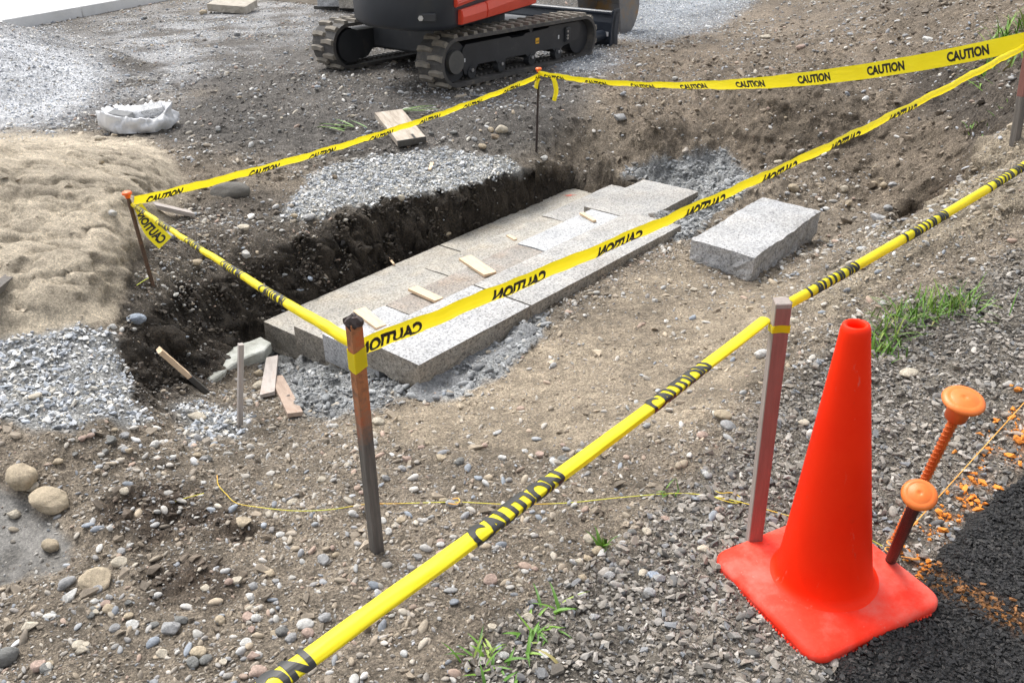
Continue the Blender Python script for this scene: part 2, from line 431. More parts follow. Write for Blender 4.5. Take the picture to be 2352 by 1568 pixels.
def lathe(name, prof, n=48):
    bm = bmesh.new(); rings = []
    for r, z in prof:
        rings.append([bm.verts.new((r * math.cos(2 * math.pi * i / n), r * math.sin(2 * math.pi * i / n), z)) for i in range(n)])
    for a, b in zip(rings, rings[1:]):
        for i in range(n):
            bm.faces.new((a[i], a[(i + 1) % n], b[(i + 1) % n], b[i]))
    me = bpy.data.meshes.new(name); bm.to_mesh(me); bm.free()
    return me
def prism(name, poly, z0, z1, bevel=0.0):
    """polygon (x,y) extruded in z"""
    bm = bmesh.new()
    a = [bm.verts.new((x, y, z0)) for x, y in poly]; b = [bm.verts.new((x, y, z1)) for x, y in poly]
    n = len(poly)
    bm.faces.new(a[::-1]); bm.faces.new(b)
    for i in range(n): bm.faces.new((a[i], a[(i + 1) % n], b[(i + 1) % n], b[i]))
    if bevel:
        bmesh.ops.recalc_face_normals(bm, faces=bm.faces)
        bmesh.ops.bevel(bm, geom=[e for e in bm.edges], offset=bevel, segments=1, affect='EDGES')
    return bm_mesh(name, bm)
def tube(name, pts, r, n=6):
    pts = [Vector(map(float, p)) for p in pts]
    bm = bmesh.new(); prev = None
    for i, p in enumerate(pts):
        t = (pts[min(i + 1, len(pts) - 1)] - pts[max(i - 1, 0)]).normalized()
        q = t.to_track_quat('Z', 'Y')
        ring = [bm.verts.new(p + q @ Vector((r * math.cos(2 * math.pi * k / n), r * math.sin(2 * math.pi * k / n), 0))) for k in range(n)]
        if prev:
            k0 = min(range(n), key=lambda k: (ring[k].co - prev[0].co).length)
            ring = ring[k0:] + ring[:k0]
            for k in range(n): bm.faces.new((prev[k], prev[(k + 1) % n], ring[(k + 1) % n], ring[k]))
        else:
            bm.faces.new(ring[::-1])
        prev = ring
    bm.faces.new(prev)
    return bm_mesh(name, bm)
def catmull(pts, n=8):
    P = [np.array(p, float) for p in pts]
    P = [2 * P[0] - P[1]] + P + [2 * P[-1] - P[-2]]
    out = []
    for i in range(1, len(P) - 2):
        for k in range(n):
            t = k / n
            out.append(.5 * ((2 * P[i]) + (-P[i - 1] + P[i + 1]) * t + (2 * P[i - 1] - 5 * P[i] + 4 * P[i + 1] - P[i + 2]) * t * t + (-P[i - 1] + 3 * P[i] - 3 * P[i + 1] + P[i + 2]) * t ** 3))
    out.append(P[-2])
    return out

# ------------------------------------------------------------------ the ground: one sheet from control heights
O4 = at(962, 838, -.15)[:2]
sd_ = np.array([.6423, .7665]); sn_ = np.array([-.7665, .6423])         # along the steps / up-hill side to down side
def SW(s, wv): return O4 + sd_ * s + sn_ * wv
CTRL = [(-200, 1568, -.14), (0, 1568, -.13), (300, 1568, -.09), (600, 1568, -.05), (900, 1568, -.02), (1200, 1568, 0), (1700, 1568, 0), (2352, 1568, 0),
 (2500, 1200, .02), (2352, 1200, .01), (2000, 1350, 0), (2060, 1250, 0), (1730, 1260, 0), (1400, 1250, -.04), (1150, 1400, -.03), (866, 1270, -.11), (400, 1300, -.15),
 (80, 1250, -.19), (-100, 1250, -.19), (200, 1400, -.13), (0, 1050, -.1), (-200, 1000, -.06), (200, 1050, -.12), (500, 1120, -.17), (700, 1100, -.17), (1000, 1120, -.15), (1300, 1080, -.13),
 (1100, 1000, -.2), (960, 935, -.27), (1100, 935, -.23), (1300, 820, -.2), (1240, 765, -.21), (1400, 660, -.2), (1570, 565, -.2), (1500, 700, -.18), (1650, 720, -.17),
 (1800, 660, -.2), (1650, 860, -.1), (1740, 800, -.08), (1850, 800, 0), (2000, 760, .05), (2300, 850, .12), (2050, 900, .03), (2352, 1000, .08), (1750, 960, -.02), (1550, 960, -.08),
 (2352, 560, .27), (2200, 620, .18), (2000, 640, .05), (2330, 330, .45), (2240, 430, .30), (2100, 520, .13), (1950, 620, .02),
 (2060, 470, -.16), (1980, 500, -.24), (1900, 560, -.25), (2150, 390, .0), (2225, 335, .14), (1900, 430, -.2), (1780, 480, -.26), (1650, 500, -.29), (1850, 350, -.08), (2000, 350, -.04), (2100, 330, .06),
 (1600, 330, -.12), (1700, 330, -.1), (1730, 440, -.2), (1500, 385, -.26), (1610, 540, -.24), (1450, 400, -.3), (1500, 300, -.02), (1600, 250, .04), (1750, 260, .1), (1900, 250, .18), (2050, 220, .22), (2200, 200, .34), (2352, 200, .50),
 (1400, 250, 0), (1400, 160, .04), (1550, 150, .1), (1700, 150, .2), (1850, 150, .24), (1500, 90, .10), (1700, 80, .18), (1850, 50, .28), (2000, 60, .42), (2200, 60, .58), (2352, 60, .70), (2000, 0, .5), (2200, 0, .68), (2352, 0, .80), (2500, 400, .50), (2500, 800, .18),
 (480, 500, -.09), (640, 440, -.10), (900, 400, -.15), (1100, 385, -.15), (1240, 345, -.15), (1300, 290, -.07), (560, 560, -.14), (400, 620, -.11), (330, 690, -.11), (760, 500, -.17), (1000, 435, -.18), (1180, 402, -.19), (700, 380, -.08), (1000, 350, -.1), (1300, 350, -.22), (1350, 405, -.38), (1420, 398, -.33), (1400, 340, -.14), (1290, 395, -.3),
 (262, 760, -.10), (150, 780, -.07), (0, 800, -.05), (100, 900, -.08), (250, 920, -.12), (-200, 800, -.03),
 (342, 925, -.16), (410, 975, -.26), (520, 1000, -.30), (650, 1000, -.28), (800, 995, -.25), (500, 930, -.42), (620, 915, -.41), (750, 915, -.36), (870, 905, -.31), (850, 870, -.345), (770, 852, -.43), (690, 832, -.51), (625, 795, -.58), (560, 835, -.52), (490, 880, -.48), (680, 880, -.45),
 (300, 1000, -.14), (150, 1000, -.08),
 (1200, 230, 0), (1000, 250, 0), (800, 280, 0), (600, 260, 0), (300, 300, 0), (100, 300, 0), (200, 600, 0), (0, 600, .02), (400, 400, 0), (600, 150, 0), (300, 150, 0), (0, 150, 0), (900, 120, 0), (700, 30, 0), (400, 20, 0), (1200, 100, 0), (1400, 60, .02), (100, 60, 0)]
cp = np.array([[*at(x, y, z)[:2], z] for x, y, z in CTRL] +
              [[x, y, 0] for x, y in ((-9, 3), (-9, 8), (-9, 14), (-4, 17), (3, 18), (-6, 1), (-3, -1), (0, -1), (3, -1), (0, .3), (1.5, .3), (-1.5, .3))] +
              [[5.5, 9, .9], [5, 5, .8], [5, 13, .8], [3.6, 3.0, .5], [3.6, 1.5, .15], [4, 0, .02]])
def tps_fit(P, lam=.004):
    n = len(P)
    d2 = ((P[:, None, :2] - P[None, :, :2]) ** 2).sum(-1)
    K = np.where(d2 > 0, d2 * np.log(d2 + 1e-12), 0) * .5
    K += np.eye(n) * lam
    A = np.zeros((n + 3, n + 3)); A[:n, :n] = K
    A[:n, n] = 1; A[:n, n + 1:] = P[:, :2]; A[n, :n] = 1; A[n + 1:, :n] = P[:, :2].T
    return np.linalg.solve(A, np.r_[P[:, 2], 0, 0, 0])
TPS = tps_fit(cp)
def tps(x, y):
    r = TPS[-3] + TPS[-2] * x + TPS[-1] * y
    for i in range(len(cp)):
        d2 = (x - cp[i, 0]) ** 2 + (y - cp[i, 1]) ** 2
        r = r + TPS[i] * .5 * d2 * np.log(d2 + 1e-12)
    return r
def P2(px, py, z): return at(px, py, z)[:2]
TRENCH = [P2(*p) for p in ((267, 770, -.10), (300, 722, -.11), (345, 680, -.12), (420, 640, -.13), (520, 606, -.15), (640, 560, -.17), (760, 512, -.18), (870, 472, -.19),
          (1000, 447, -.20), (1100, 432, -.20), (1190, 412, -.21), (1250, 405, -.26), (1290, 412, -.34), (1325, 428, -.42))] + \
         [SW(2.98, 1.2), SW(2.7, .9), SW(1.5, .9), SW(.2, .9)] + [P2(600, 815, -.5), P2(520, 865, -.48), P2(440, 925, -.4), P2(400, 958, -.22), P2(345, 918, -.14), P2(300, 880, -.08), P2(277, 830, -.06)]
TRENCH = np.array(TRENCH)
CRUSH = dict(tl=(-5.15, 7.85), tr=(3.0, 15.0))
SAND_POLY = [(-300, 305), (0, 305), (150, 308), (330, 320), (395, 370), (440, 440), (400, 500), (335, 560), (312, 640), (255, 735), (120, 765), (0, 790), (-300, 800)]
def heights(x, y):
    z = tps(x, y)
    far = np.maximum(sstep(13, 20, y), np.maximum(sstep(5.5, 9, np.abs(x)), sstep(0, -1.5, y)))
    z = np.clip(z, -.7, 1.5) * (1 - far)
    # trench cut with ragged walls
    jx = x + .05 * fbm(x, y, .25, 3, 11); jy = y + .05 * fbm(x, y, .25, 3, 12)
    e = sdist(jx, jy, TRENCH)
    wide = .22 + .24 * sstep(-.7, -1.3, x)
    k = sstep(-.03, wide, e + .07 * fbm(x, y, .16, 3, 13) + .03 * fbm(x, y, .05, 3, 15))
    k = np.clip(k + .12 * fbm(x, y, .08, 3, 16) * k * (1 - k) * 4, 0, 1)
    floor = -.56 + .03 * fbm(x, y, .2, 3, 14)
    z = np.where(k > 0, z * (1 - k) + np.minimum(z, floor) * k, z)
    # bed under the steps
    s = (x - O4[0]) * sd_[0] + (y - O4[1]) * sd_[1]
    wv = (x - O4[0]) * sn_[0] + (y - O4[1]) * sn_[1]
    bed = -.262 - .29 * wv
    inb = sstep(-.03, .06, np.minimum(np.minimum(s - .02, np.where(wv < .36, 2.03, 2.96) - s), np.minimum(wv - .03, 1.33 + .035 * s - wv)))
    z = z * (1 - inb) + np.minimum(z, bed - .02) * inb
    # piles of crushed stone
    d = np.hypot(x - CRUSH['tl'][0], (y - CRUSH['tl'][1]) * 1.0)
    z = z + .66 * np.clip(1 - d / 1.7, 0, 1) ** 1.2
    d = np.hypot((x - CRUSH['tr'][0]) * .55, y - CRUSH['tr'][1])
    z = z + .9 * np.clip(1 - d / 2.6, 0, 1) ** 1.2
    # heap of sand with furrows
    px, py, dd = proj(x, y, z)
    ws = sstep(-10, 70, sdist(px, py, SAND_POLY))
    ctr = P2(-120, 480, .1)
    z = z + ws * (.03 + .27 * np.exp(-(((x - ctr[0]) / 1.05) ** 2 + ((y - ctr[1]) / .95) ** 2)))
    rid = np.abs(fbm(x * .8 + y * .9, y * 1.5 - x * .8, .34, 3, 33))
    dimp = np.maximum(0, fbm(x, y, .23, 2, 35) - .25)
    z = z + ws * (.032 * fbm(x + y * .6, y * 1.6 - x * .5, .62, 5, 31, .45) - .035 * (1 - rid) ** 8 - .035 * dimp ** 1.5 + .008 * fbm(x, y, .09, 4, 36))
    return z, ws
def axis(lo, hi, step, outer_lo, outer_hi, g=1.045):
    a = list(np.arange(lo, hi, step))
    s = step; v = a[-1]; r = []
    while v < outer_hi:
        s = min(s * g, 60); v += s; r.append(v)
    s = step; v = a[0]; l = []
    while v > outer_lo:
        s = min(s * g, 60); v -= s; l.append(v)
    return np.array(l[::-1] + a + r)
xs = axis(-2.3, 2.3, .0135, -400, 400)
ys = axis(.45, 5.6, .0135, -60, 600, 1.02)
GX, GY = np.meshgrid(xs, ys)
gx, gy = GX.ravel(), GY.ravel()
gz, w_sand = heights(gx, gy)

# --- what the surface is made of, place by place
px, py, pd = proj(gx, gy, gz)
wx = 22 * fbm(gx, gy, .16, 4, 51) ; wy = 14 * fbm(gx, gy, .16, 4, 52)
sc_ = np.clip(3.2 / np.maximum(pd, .6), .5, 2.2)
qx, qy = px + wx * sc_, py + wy * sc_
ZONES = {}
def zone(name, poly, soft=24):
    wgt = sstep(-soft, soft, sdist(qx, qy, poly))
    ZONES[name] = np.maximum(ZONES[name], wgt) if name in ZONES else wgt
    return ZONES[name]
zone('field', [(-300, 40), (1330, -60), (1420, 130), (1290, 330), (1200, 380), (700, 380), (450, 350), (320, 320), (-300, 310)], 50)
zone('tl', [(-400, 30), (30, 70), (190, 122), (245, 178), (200, 235), (120, 285), (-400, 320)], 55)
zone('dust', [(250, 60), (480, 10), (760, -20), (720, 60), (520, 110), (420, 200), (260, 240), (200, 180)], 90)
zone('tr', [(1320, -100), (1410, 90), (1500, 100), (1640, 72), (1760, -10), (1760, -100)], 14)
zone('tr', [(1230, 130), (1330, 100), (1450, 135), (1420, 160), (1300, 170)], 24)
zone('sand', SAND_POLY, 16)
zone('damp', [(312, 560), (440, 470), (560, 440), (690, 440), (830, 470), (1100, 425), (1250, 392), (1400, 380), (1400, 440), (1340, 430), (612, 736), (590, 800), (470, 890), (420, 975), (335, 930), (285, 860), (262, 770)], 26)
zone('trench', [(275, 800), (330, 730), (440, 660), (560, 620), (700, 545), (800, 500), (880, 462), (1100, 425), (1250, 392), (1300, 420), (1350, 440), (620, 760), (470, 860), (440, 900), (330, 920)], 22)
zone('crushed', [(690, 440), (720, 400), (800, 372), (880, 358), (1000, 350), (1150, 362), (1215, 398), (1130, 425), (1010, 447), (900, 462), (850, 478), (790, 470), (740, 500), (680, 515), (640, 505)], 12)
zone('crushed', [(-50, 795), (90, 765), (180, 748), (262, 762), (285, 850), (325, 925), (352, 972), (300, 990), (235, 955), (150, 1000), (70, 985), (-50, 960)], 14)
zone('crushed', [(395, 940), (450, 930), (560, 955), (560, 1000), (430, 1010)], 26)
zone('mud', [(-100, 1105), (55, 1128), (95, 1185), (165, 1240), (140, 1295), (60, 1340), (-100, 1350)], 12)
zone('dark', [(250, 1140), (400, 1120), (540, 1180), (640, 1210), (560, 1260), (470, 1230), (330, 1250), (230, 1210)], 36)
zone('dark', [(330, 1310), (470, 1290), (560, 1340), (480, 1400), (360, 1390)], 40)
zone('floor', [(780, 980), (950, 925), (1240, 775), (1400, 680), (1560, 575), (1650, 650), (1800, 640), (1900, 600), (1760, 740), (1760, 860), (1600, 980), (1300, 1060), (1000, 1040)], 36)
zone('mortar', [(942, 918), (952, 880), (1100, 800), (1225, 730), (1252, 757), (1200, 830), (1110, 892), (1020, 922)], 8)
zone('mortar', [(600, 790), (690, 800), (850, 840), (950, 885), (935, 922), (800, 955), (690, 958), (650, 905), (600, 850)], 14)
zone('mortar', [(1425, 405), (1500, 368), (1610, 350), (1668, 342), (1735, 405), (1720, 440), (1640, 485), (1600, 545), (1560, 565), (1490, 500), (1560, 450)], 9)
zone('bank', [(1400, 110), (1500, 110), (1700, 40), (1800, -60), (2450, -60), (2450, 300), (2230, 365), (2070, 500), (1900, 420), (1720, 390), (1650, 335), (1450, 345), (1390, 250)], 50)
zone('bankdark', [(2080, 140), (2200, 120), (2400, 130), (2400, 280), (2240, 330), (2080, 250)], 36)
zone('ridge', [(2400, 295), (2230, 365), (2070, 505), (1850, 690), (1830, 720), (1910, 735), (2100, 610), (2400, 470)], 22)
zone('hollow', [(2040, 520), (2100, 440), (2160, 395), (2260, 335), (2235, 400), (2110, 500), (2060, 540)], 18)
zone('mill', [(1050, 1600), (1150, 1450), (1420, 1260), (1640, 1060), (1830, 860), (1960, 770), (2150, 690), (2400, 560), (2500, 1700), (1050, 1700)], 44)
L1 = np.array([2400, 890.]); L2 = np.array([2045, 1320.])
tt = np.clip(((px - L1[0]) * (L2 - L1)[0] + (py - L1[1]) * (L2 - L1)[1]) / ((L2 - L1) ** 2).sum(), 0, 1)
dl = np.hypot(px - (L1[0] + tt * (L2 - L1)[0]) - 25, py - (L1[1] + tt * (L2 - L1)[1]) - 25)
ZONES['paint'] = np.exp(-(dl / 46) ** 2) * sstep(-.05, .5, fbm(gx, gy, .06, 4, 61) + .12)
alb = np.ones((len(gx), 3)) * np.array([.22, .183, .14])
big = fbm(gx, gy, .8, 4, 71)[:, None]; mid = fbm(gx, gy, .14, 4, 72)[:, None]
def put(name, col, op=1.0):
    global alb
    wgt = (ZONES[name] * op)[:, None]
    alb = alb * (1 - wgt) + np.array(col) * wgt
put('field', (.118, .108, .097))
ZONES['dust'] = ZONES['dust'] * sstep(-.35, .25, fbm(gx, gy, .55, 4, 73))
put('dust', (.42, .42, .425), .8)
put('tl', (.52, .53, .55)); put('tr', (.25, .265, .285)); put('sand', (.50, .43, .33))
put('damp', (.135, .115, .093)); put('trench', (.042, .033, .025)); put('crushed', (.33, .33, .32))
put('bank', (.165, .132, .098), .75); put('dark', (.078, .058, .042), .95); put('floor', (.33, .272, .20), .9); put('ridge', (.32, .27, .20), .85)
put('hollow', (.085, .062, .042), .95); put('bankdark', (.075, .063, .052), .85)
put('mill', (.175, .157, .132), .9); put('mortar', (.24, .245, .245)); put('mud', (.085, .080, .072)); put('paint', (.62, .20, .02), .3)
alb = alb * np.clip(1 + .34 * big + .34 * mid, .45, 1.6)
# tan dust streak on the far field
strk = sstep(-20, 25, sdist(qx, qy, [(340, 225), (480, 205), (500, 215), (420, 235), (350, 245)]))[:, None] * .5
alb = alb * (1 - strk) + np.array([.34, .29, .23]) * strk
alb = np.clip(alb, .01, .8)
wet = np.clip(ZONES['mud'] * sstep(-.5, .1, fbm(gx, gy, .3, 3, 81) + .15), 0, 1) * .85 + ZONES['mortar'] * .18
# small relief, rougher in the dug soil, softer in sand and mud
near = sstep(14, 7, pd)
rough = .9 + .9 * np.maximum(ZONES['trench'], ZONES['dark']) + .8 * ZONES['mortar'] - .6 * ZONES['mud'] - .5 * ZONES['sand'] - .5 * ZONES['floor']
clod = np.maximum(0, fbm(gx, gy, .10, 4, 93)) ** 1.3
gz = gz + near * rough * (.013 * fbm(gx, gy, .22, 3, 91) + .012 * fbm(gx, gy, .055, 3, 92) + .02 * clod) * np.clip(pd / 2.2, .45, 1.4)
moundw = sstep(1330, 1480, px) * sstep(560, 420, py) * sstep(9, 7, pd)
gz = gz + moundw * (.075 * fbm(gx, gy, .5, 4, 94) + .04 * fbm(gx, gy, .14, 4, 95))
gz = gz - .012 * ZONES['mud'] + .004
gz = gz - .15 * ZONES['hollow'] * (1 + .6 * fbm(gx, gy, .2, 3, 95)) + .05 * ZONES['ridge'] * sstep(8, 5, pd)
ny, nx = GX.shape
_Z = gz.reshape(ny, nx)
_gy = np.gradient(_Z, ys, axis=0).ravel(); _gx = np.gradient(_Z, xs, axis=1).ravel()
_sl = np.hypot(_gx, _gy) + 1e-6
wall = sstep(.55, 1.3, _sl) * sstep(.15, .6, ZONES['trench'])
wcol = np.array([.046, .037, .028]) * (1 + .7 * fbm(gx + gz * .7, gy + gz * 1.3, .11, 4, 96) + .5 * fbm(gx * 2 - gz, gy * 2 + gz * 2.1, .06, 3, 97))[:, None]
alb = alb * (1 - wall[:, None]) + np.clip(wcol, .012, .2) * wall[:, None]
_s = gx * sd_[0] + gy * sd_[1]
push = sstep(.7, 1.8, _sl) * sstep(9, 7, pd) * (.055 * fbm(_s, gz * 1.2, .16, 3, 98) + .03 * fbm(_s + 5, gz * 1.4, .055, 3, 99))
mgx = gx - push * _gx / _sl; mgy = gy - push * _gy / _sl
idx = np.arange(ny * nx).reshape(ny, nx)
quads = np.stack([idx[:-1, :-1], idx[:-1, 1:], idx[1:, 1:], idx[1:, :-1]], -1).reshape(-1, 4)
def grid_mesh(name, X, Y, Z, quads):
    me = bpy.data.meshes.new(name)
    me.vertices.add(len(X))
    me.vertices.foreach_set('co', np.stack([X, Y, Z], -1).astype(np.float32).ravel())
    me.loops.add(quads.size)
    me.loops.foreach_set('vertex_index', quads.astype(np.int32).ravel())
    me.polygons.add(len(quads))
    me.polygons.foreach_set('loop_start', (np.arange(len(quads)) * 4).astype(np.int32))
    me.update(calc_edges=True)
    me.polygons.foreach_set('use_smooth', np.ones(len(quads), bool))
    return me
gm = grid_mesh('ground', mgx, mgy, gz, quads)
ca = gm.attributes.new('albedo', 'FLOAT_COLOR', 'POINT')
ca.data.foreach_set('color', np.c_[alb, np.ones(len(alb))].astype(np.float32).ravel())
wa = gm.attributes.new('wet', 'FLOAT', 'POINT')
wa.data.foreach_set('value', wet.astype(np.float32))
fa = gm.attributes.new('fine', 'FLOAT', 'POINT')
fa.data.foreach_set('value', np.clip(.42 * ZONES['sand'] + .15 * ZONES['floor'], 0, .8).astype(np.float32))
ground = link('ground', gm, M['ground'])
tag(ground, 'dug-up soil, sand and gravel of the building site', 'ground', kind='structure')

Z2 = gz.reshape(ny, nx)
def gidx(x, y):
    i = np.clip(np.searchsorted(xs, x) - 1, 0, nx - 2); j = np.clip(np.searchsorted(ys, y) - 1, 0, ny - 2)
    return i, j
def hz(x, y):
    x = np.asarray(x, float); y = np.asarray(y, float)
    i, j = gidx(x, y)
    u = (x - xs[i]) / (xs[i + 1] - xs[i]); v = (y - ys[j]) / (ys[j + 1] - ys[j])
    return (Z2[j, i] * (1 - u) + Z2[j, i + 1] * u) * (1 - v) + (Z2[j + 1, i] * (1 - u) + Z2[j + 1, i + 1] * u) * v
def zval(name, x, y):
    i, j = gidx(x, y)
    return ZONES[name].reshape(ny, nx)[j, i]
def on_ground(px_, py_):
    """where the line of sight through a photo point meets the ground"""
    r = ray(px_, py_); o = np.array([0, 0, CAM_H])
    t = np.linspace(.5, 26, 2600)
    p = o[None] + t[:, None] * r[None]
    below = p[:, 2] < hz(p[:, 0], p[:, 1])
    k = int(np.argmax(below)) if below.any() else 2599
    return p[k]

# ------------------------------------------------------------------ asphalt road at the lower right
def asphalt_material():
    m, nt, b = newmat('asphalt')
    tc = N(nt, 'ShaderNodeTexCoord')
    a = N(nt, 'ShaderNodeAttribute', attribute_name='paint')
    n1 = N(nt, 'ShaderNodeTexNoise', Scale=120, Detail=5, Roughness=.7)
    v = N(nt, 'ShaderNodeTexVoronoi', Scale=120)
    for n in (n1, v): nt.links.new(tc.outputs['Object'], n.inputs['Vector'])
    r = ramp(nt, [(.3, (.008, .008, .0085)), (.6, (.020, .0195, .019)), (.8, (.04, .038, .035))])
    nt.links.new(n1.outputs['Fac'], r.inputs[0])
    mx = N(nt, 'ShaderNodeMix', data_type='RGBA'); nt.links.new(a.outputs['Fac'], mx.inputs[0])
    nt.links.new(r.outputs[0], mx.inputs[6]); mx.inputs[7].default_value = (.42, .17, .03, 1)
    nt.links.new(mx.outputs[2], b.inputs['Base Color'])
    b.inputs['Roughness'].default_value = .6
    bp = N(nt, 'ShaderNodeBump', Strength=1.0, Distance=.02)
    nt.links.new(v.outputs['Distance'], bp.inputs['Height']); nt.links.new(bp.outputs[0], b.inputs['Normal'])
    return m
M['asphalt'] = asphalt_material()
ASP = np.array([P2(*p) for p in ((2420, 1020, .02), (2330, 1105, .02), (2255, 1165, .02), (2200, 1235, .02), (2120, 1320, .02), (2050, 1400, .02), (1960, 1490, .02), (1880, 1600, .02))] + [[.45, .5], [.2, -3.0], [14, -3.0], [14, 1.2], [4, 1.6]])
axx = axis(.35, 2.0, .011, -.2, 14, 1.08); ayy = axis(.75, 1.75, .011, -3.2, 2.6, 1.08)
AX, AY = np.meshgrid(axx, ayy); ax_, ay_ = AX.ravel(), AY.ravel()
ae = sdist(ax_ + .03 * fbm(ax_, ay_, .09, 3, 101), ay_ + .03 * fbm(ax_, ay_, .09, 3, 102), ASP)
az = hz(ax_, ay_) * .5 + .012 + np.clip(sstep(-.045, .03, ae) * .05 - .036, -.04, .05) + .004 * fbm(ax_, ay_, .03, 3, 103)
keep = ae > -.05
aidx = np.arange(len(ax_)).reshape(AX.shape)
aq = np.stack([aidx[:-1, :-1], aidx[:-1, 1:], aidx[1:, 1:], aidx[1:, :-1]], -1).reshape(-1, 4)
aq = aq[keep[aq].all(1)]
used, inv = np.unique(aq, return_inverse=True)
ame = grid_mesh('asphalt_road', ax_[used], ay_[used], az[used], inv.reshape(-1, 4))
apx, apy, _ = proj(ax_[used], ay_[used], az[used])
pl = np.array([[2110, 1310.], [2420, 1470.]])
t_ = np.clip(((apx - pl[0, 0]) * (pl[1] - pl[0])[0] + (apy - pl[0, 1]) * (pl[1] - pl[0])[1]) / ((pl[1] - pl[0]) ** 2).sum(), 0, 1)
d_ = np.hypot(apx - pl[0, 0] - t_ * (pl[1] - pl[0])[0], apy - pl[0, 1] - t_ * (pl[1] - pl[0])[1])
pt = .8 * np.exp(-(d_ / 20) ** 2) * sstep(-.4, .5, fbm(ax_[used], ay_[used], .035, 4, 104) + .25) * .95
wa = ame.attributes.new('paint', 'FLOAT', 'POINT'); wa.data.foreach_set('value', pt.astype(np.float32))
asphalt = link('asphalt_road', ame, M['asphalt'])
tag(asphalt, 'black asphalt road edge with a line of orange spray paint', 'road', kind='structure')

# ------------------------------------------------------------------ stones: shapes
def hull_stone(name, n, seed, flat=.7):
    r = random.Random(seed); bm = bmesh.new()
    for _ in range(n):
        v = Vector((r.gauss(0, 1), r.gauss(0, 1), r.gauss(0, 1))).normalized() * r.uniform(.8, 1.05)
        bm.verts.new((v.x, v.y * r.uniform(.8, 1), v.z * flat))
    res = bmesh.ops.convex_hull(bm, input=bm.verts)
    bmesh.ops.delete(bm, geom=[v for v in bm.verts if not v.link_faces], context='VERTS')
    return bm_mesh(name, bm)
def round_stone(name, sub, seed, flat=.65, amp=.16):
    from mathutils import noise
    bm = bmesh.new(); bmesh.ops.create_icosphere(bm, subdivisions=sub, radius=1)
    off = Vector((seed * 7.1, seed * 3.3, seed * 1.7))
    for v in bm.verts:
        n = noise.noise(v.co * .9 + off) * amp * 1.8 + noise.noise(v.co * 2.6 + off) * amp * .45 + (noise.noise(v.co * 7 + off) * amp * .30 if sub > 2 else 0)
        c = v.co * (1 + n)
        v.co = Vector((c.x, c.y * .82, c.z * flat))
    me = bm_mesh(name, bm)
    me.polygons.foreach_set('use_smooth', [True] * len(me.polygons))
    return me
def angular_stone(name, seed, flat=.7):
    from mathutils import noise
    r = random.Random(seed); bm = bmesh.new(); bmesh.ops.create_icosphere(bm, subdivisions=4, radius=1)
    cuts = []
    for _ in range(9):
        n = Vector((r.gauss(0, 1), r.gauss(0, 1), r.gauss(0, 1))).normalized(); cuts.append((n, r.uniform(.52, .85)))
    off = Vector((seed * 2.1, 0, seed))
    for v in bm.verts:
        c = v.co.copy()
        for n, d in cuts:
            e = c.dot(n) - d
            if e > 0: c -= n * e * .93
        c *= 1 + noise.noise(c * 3 + off) * .06 + noise.noise(c * 9 + off) * .02
        v.co = Vector((c.x * 1.25, c.y, c.z * flat * 1.2))
    me = bm_mesh(name, bm); me.polygons.foreach_set('use_smooth', [True] * len(me.polygons))
    return me
pc_r = bpy.data.collections.new('grain_shapes_crushed'); pc_p = bpy.data.collections.new('grain_shapes_rounded')
for i in range(8):
    me = hull_stone('chip', rnd.randint(10, 15), 100 + i, rnd.uniform(.5, .85)); me.materials.append(M['grain'])
    pc_r.objects.link(bpy.data.objects.new('chip_%02d' % i, me))
for i in range(7):
    me = round_stone('pebble', 2, 30 + i, rnd.uniform(.5, .75), .2); me.materials.append(M['grain'])
    pc_p.objects.link(bpy.data.objects.new('pebble_%02d' % i, me))

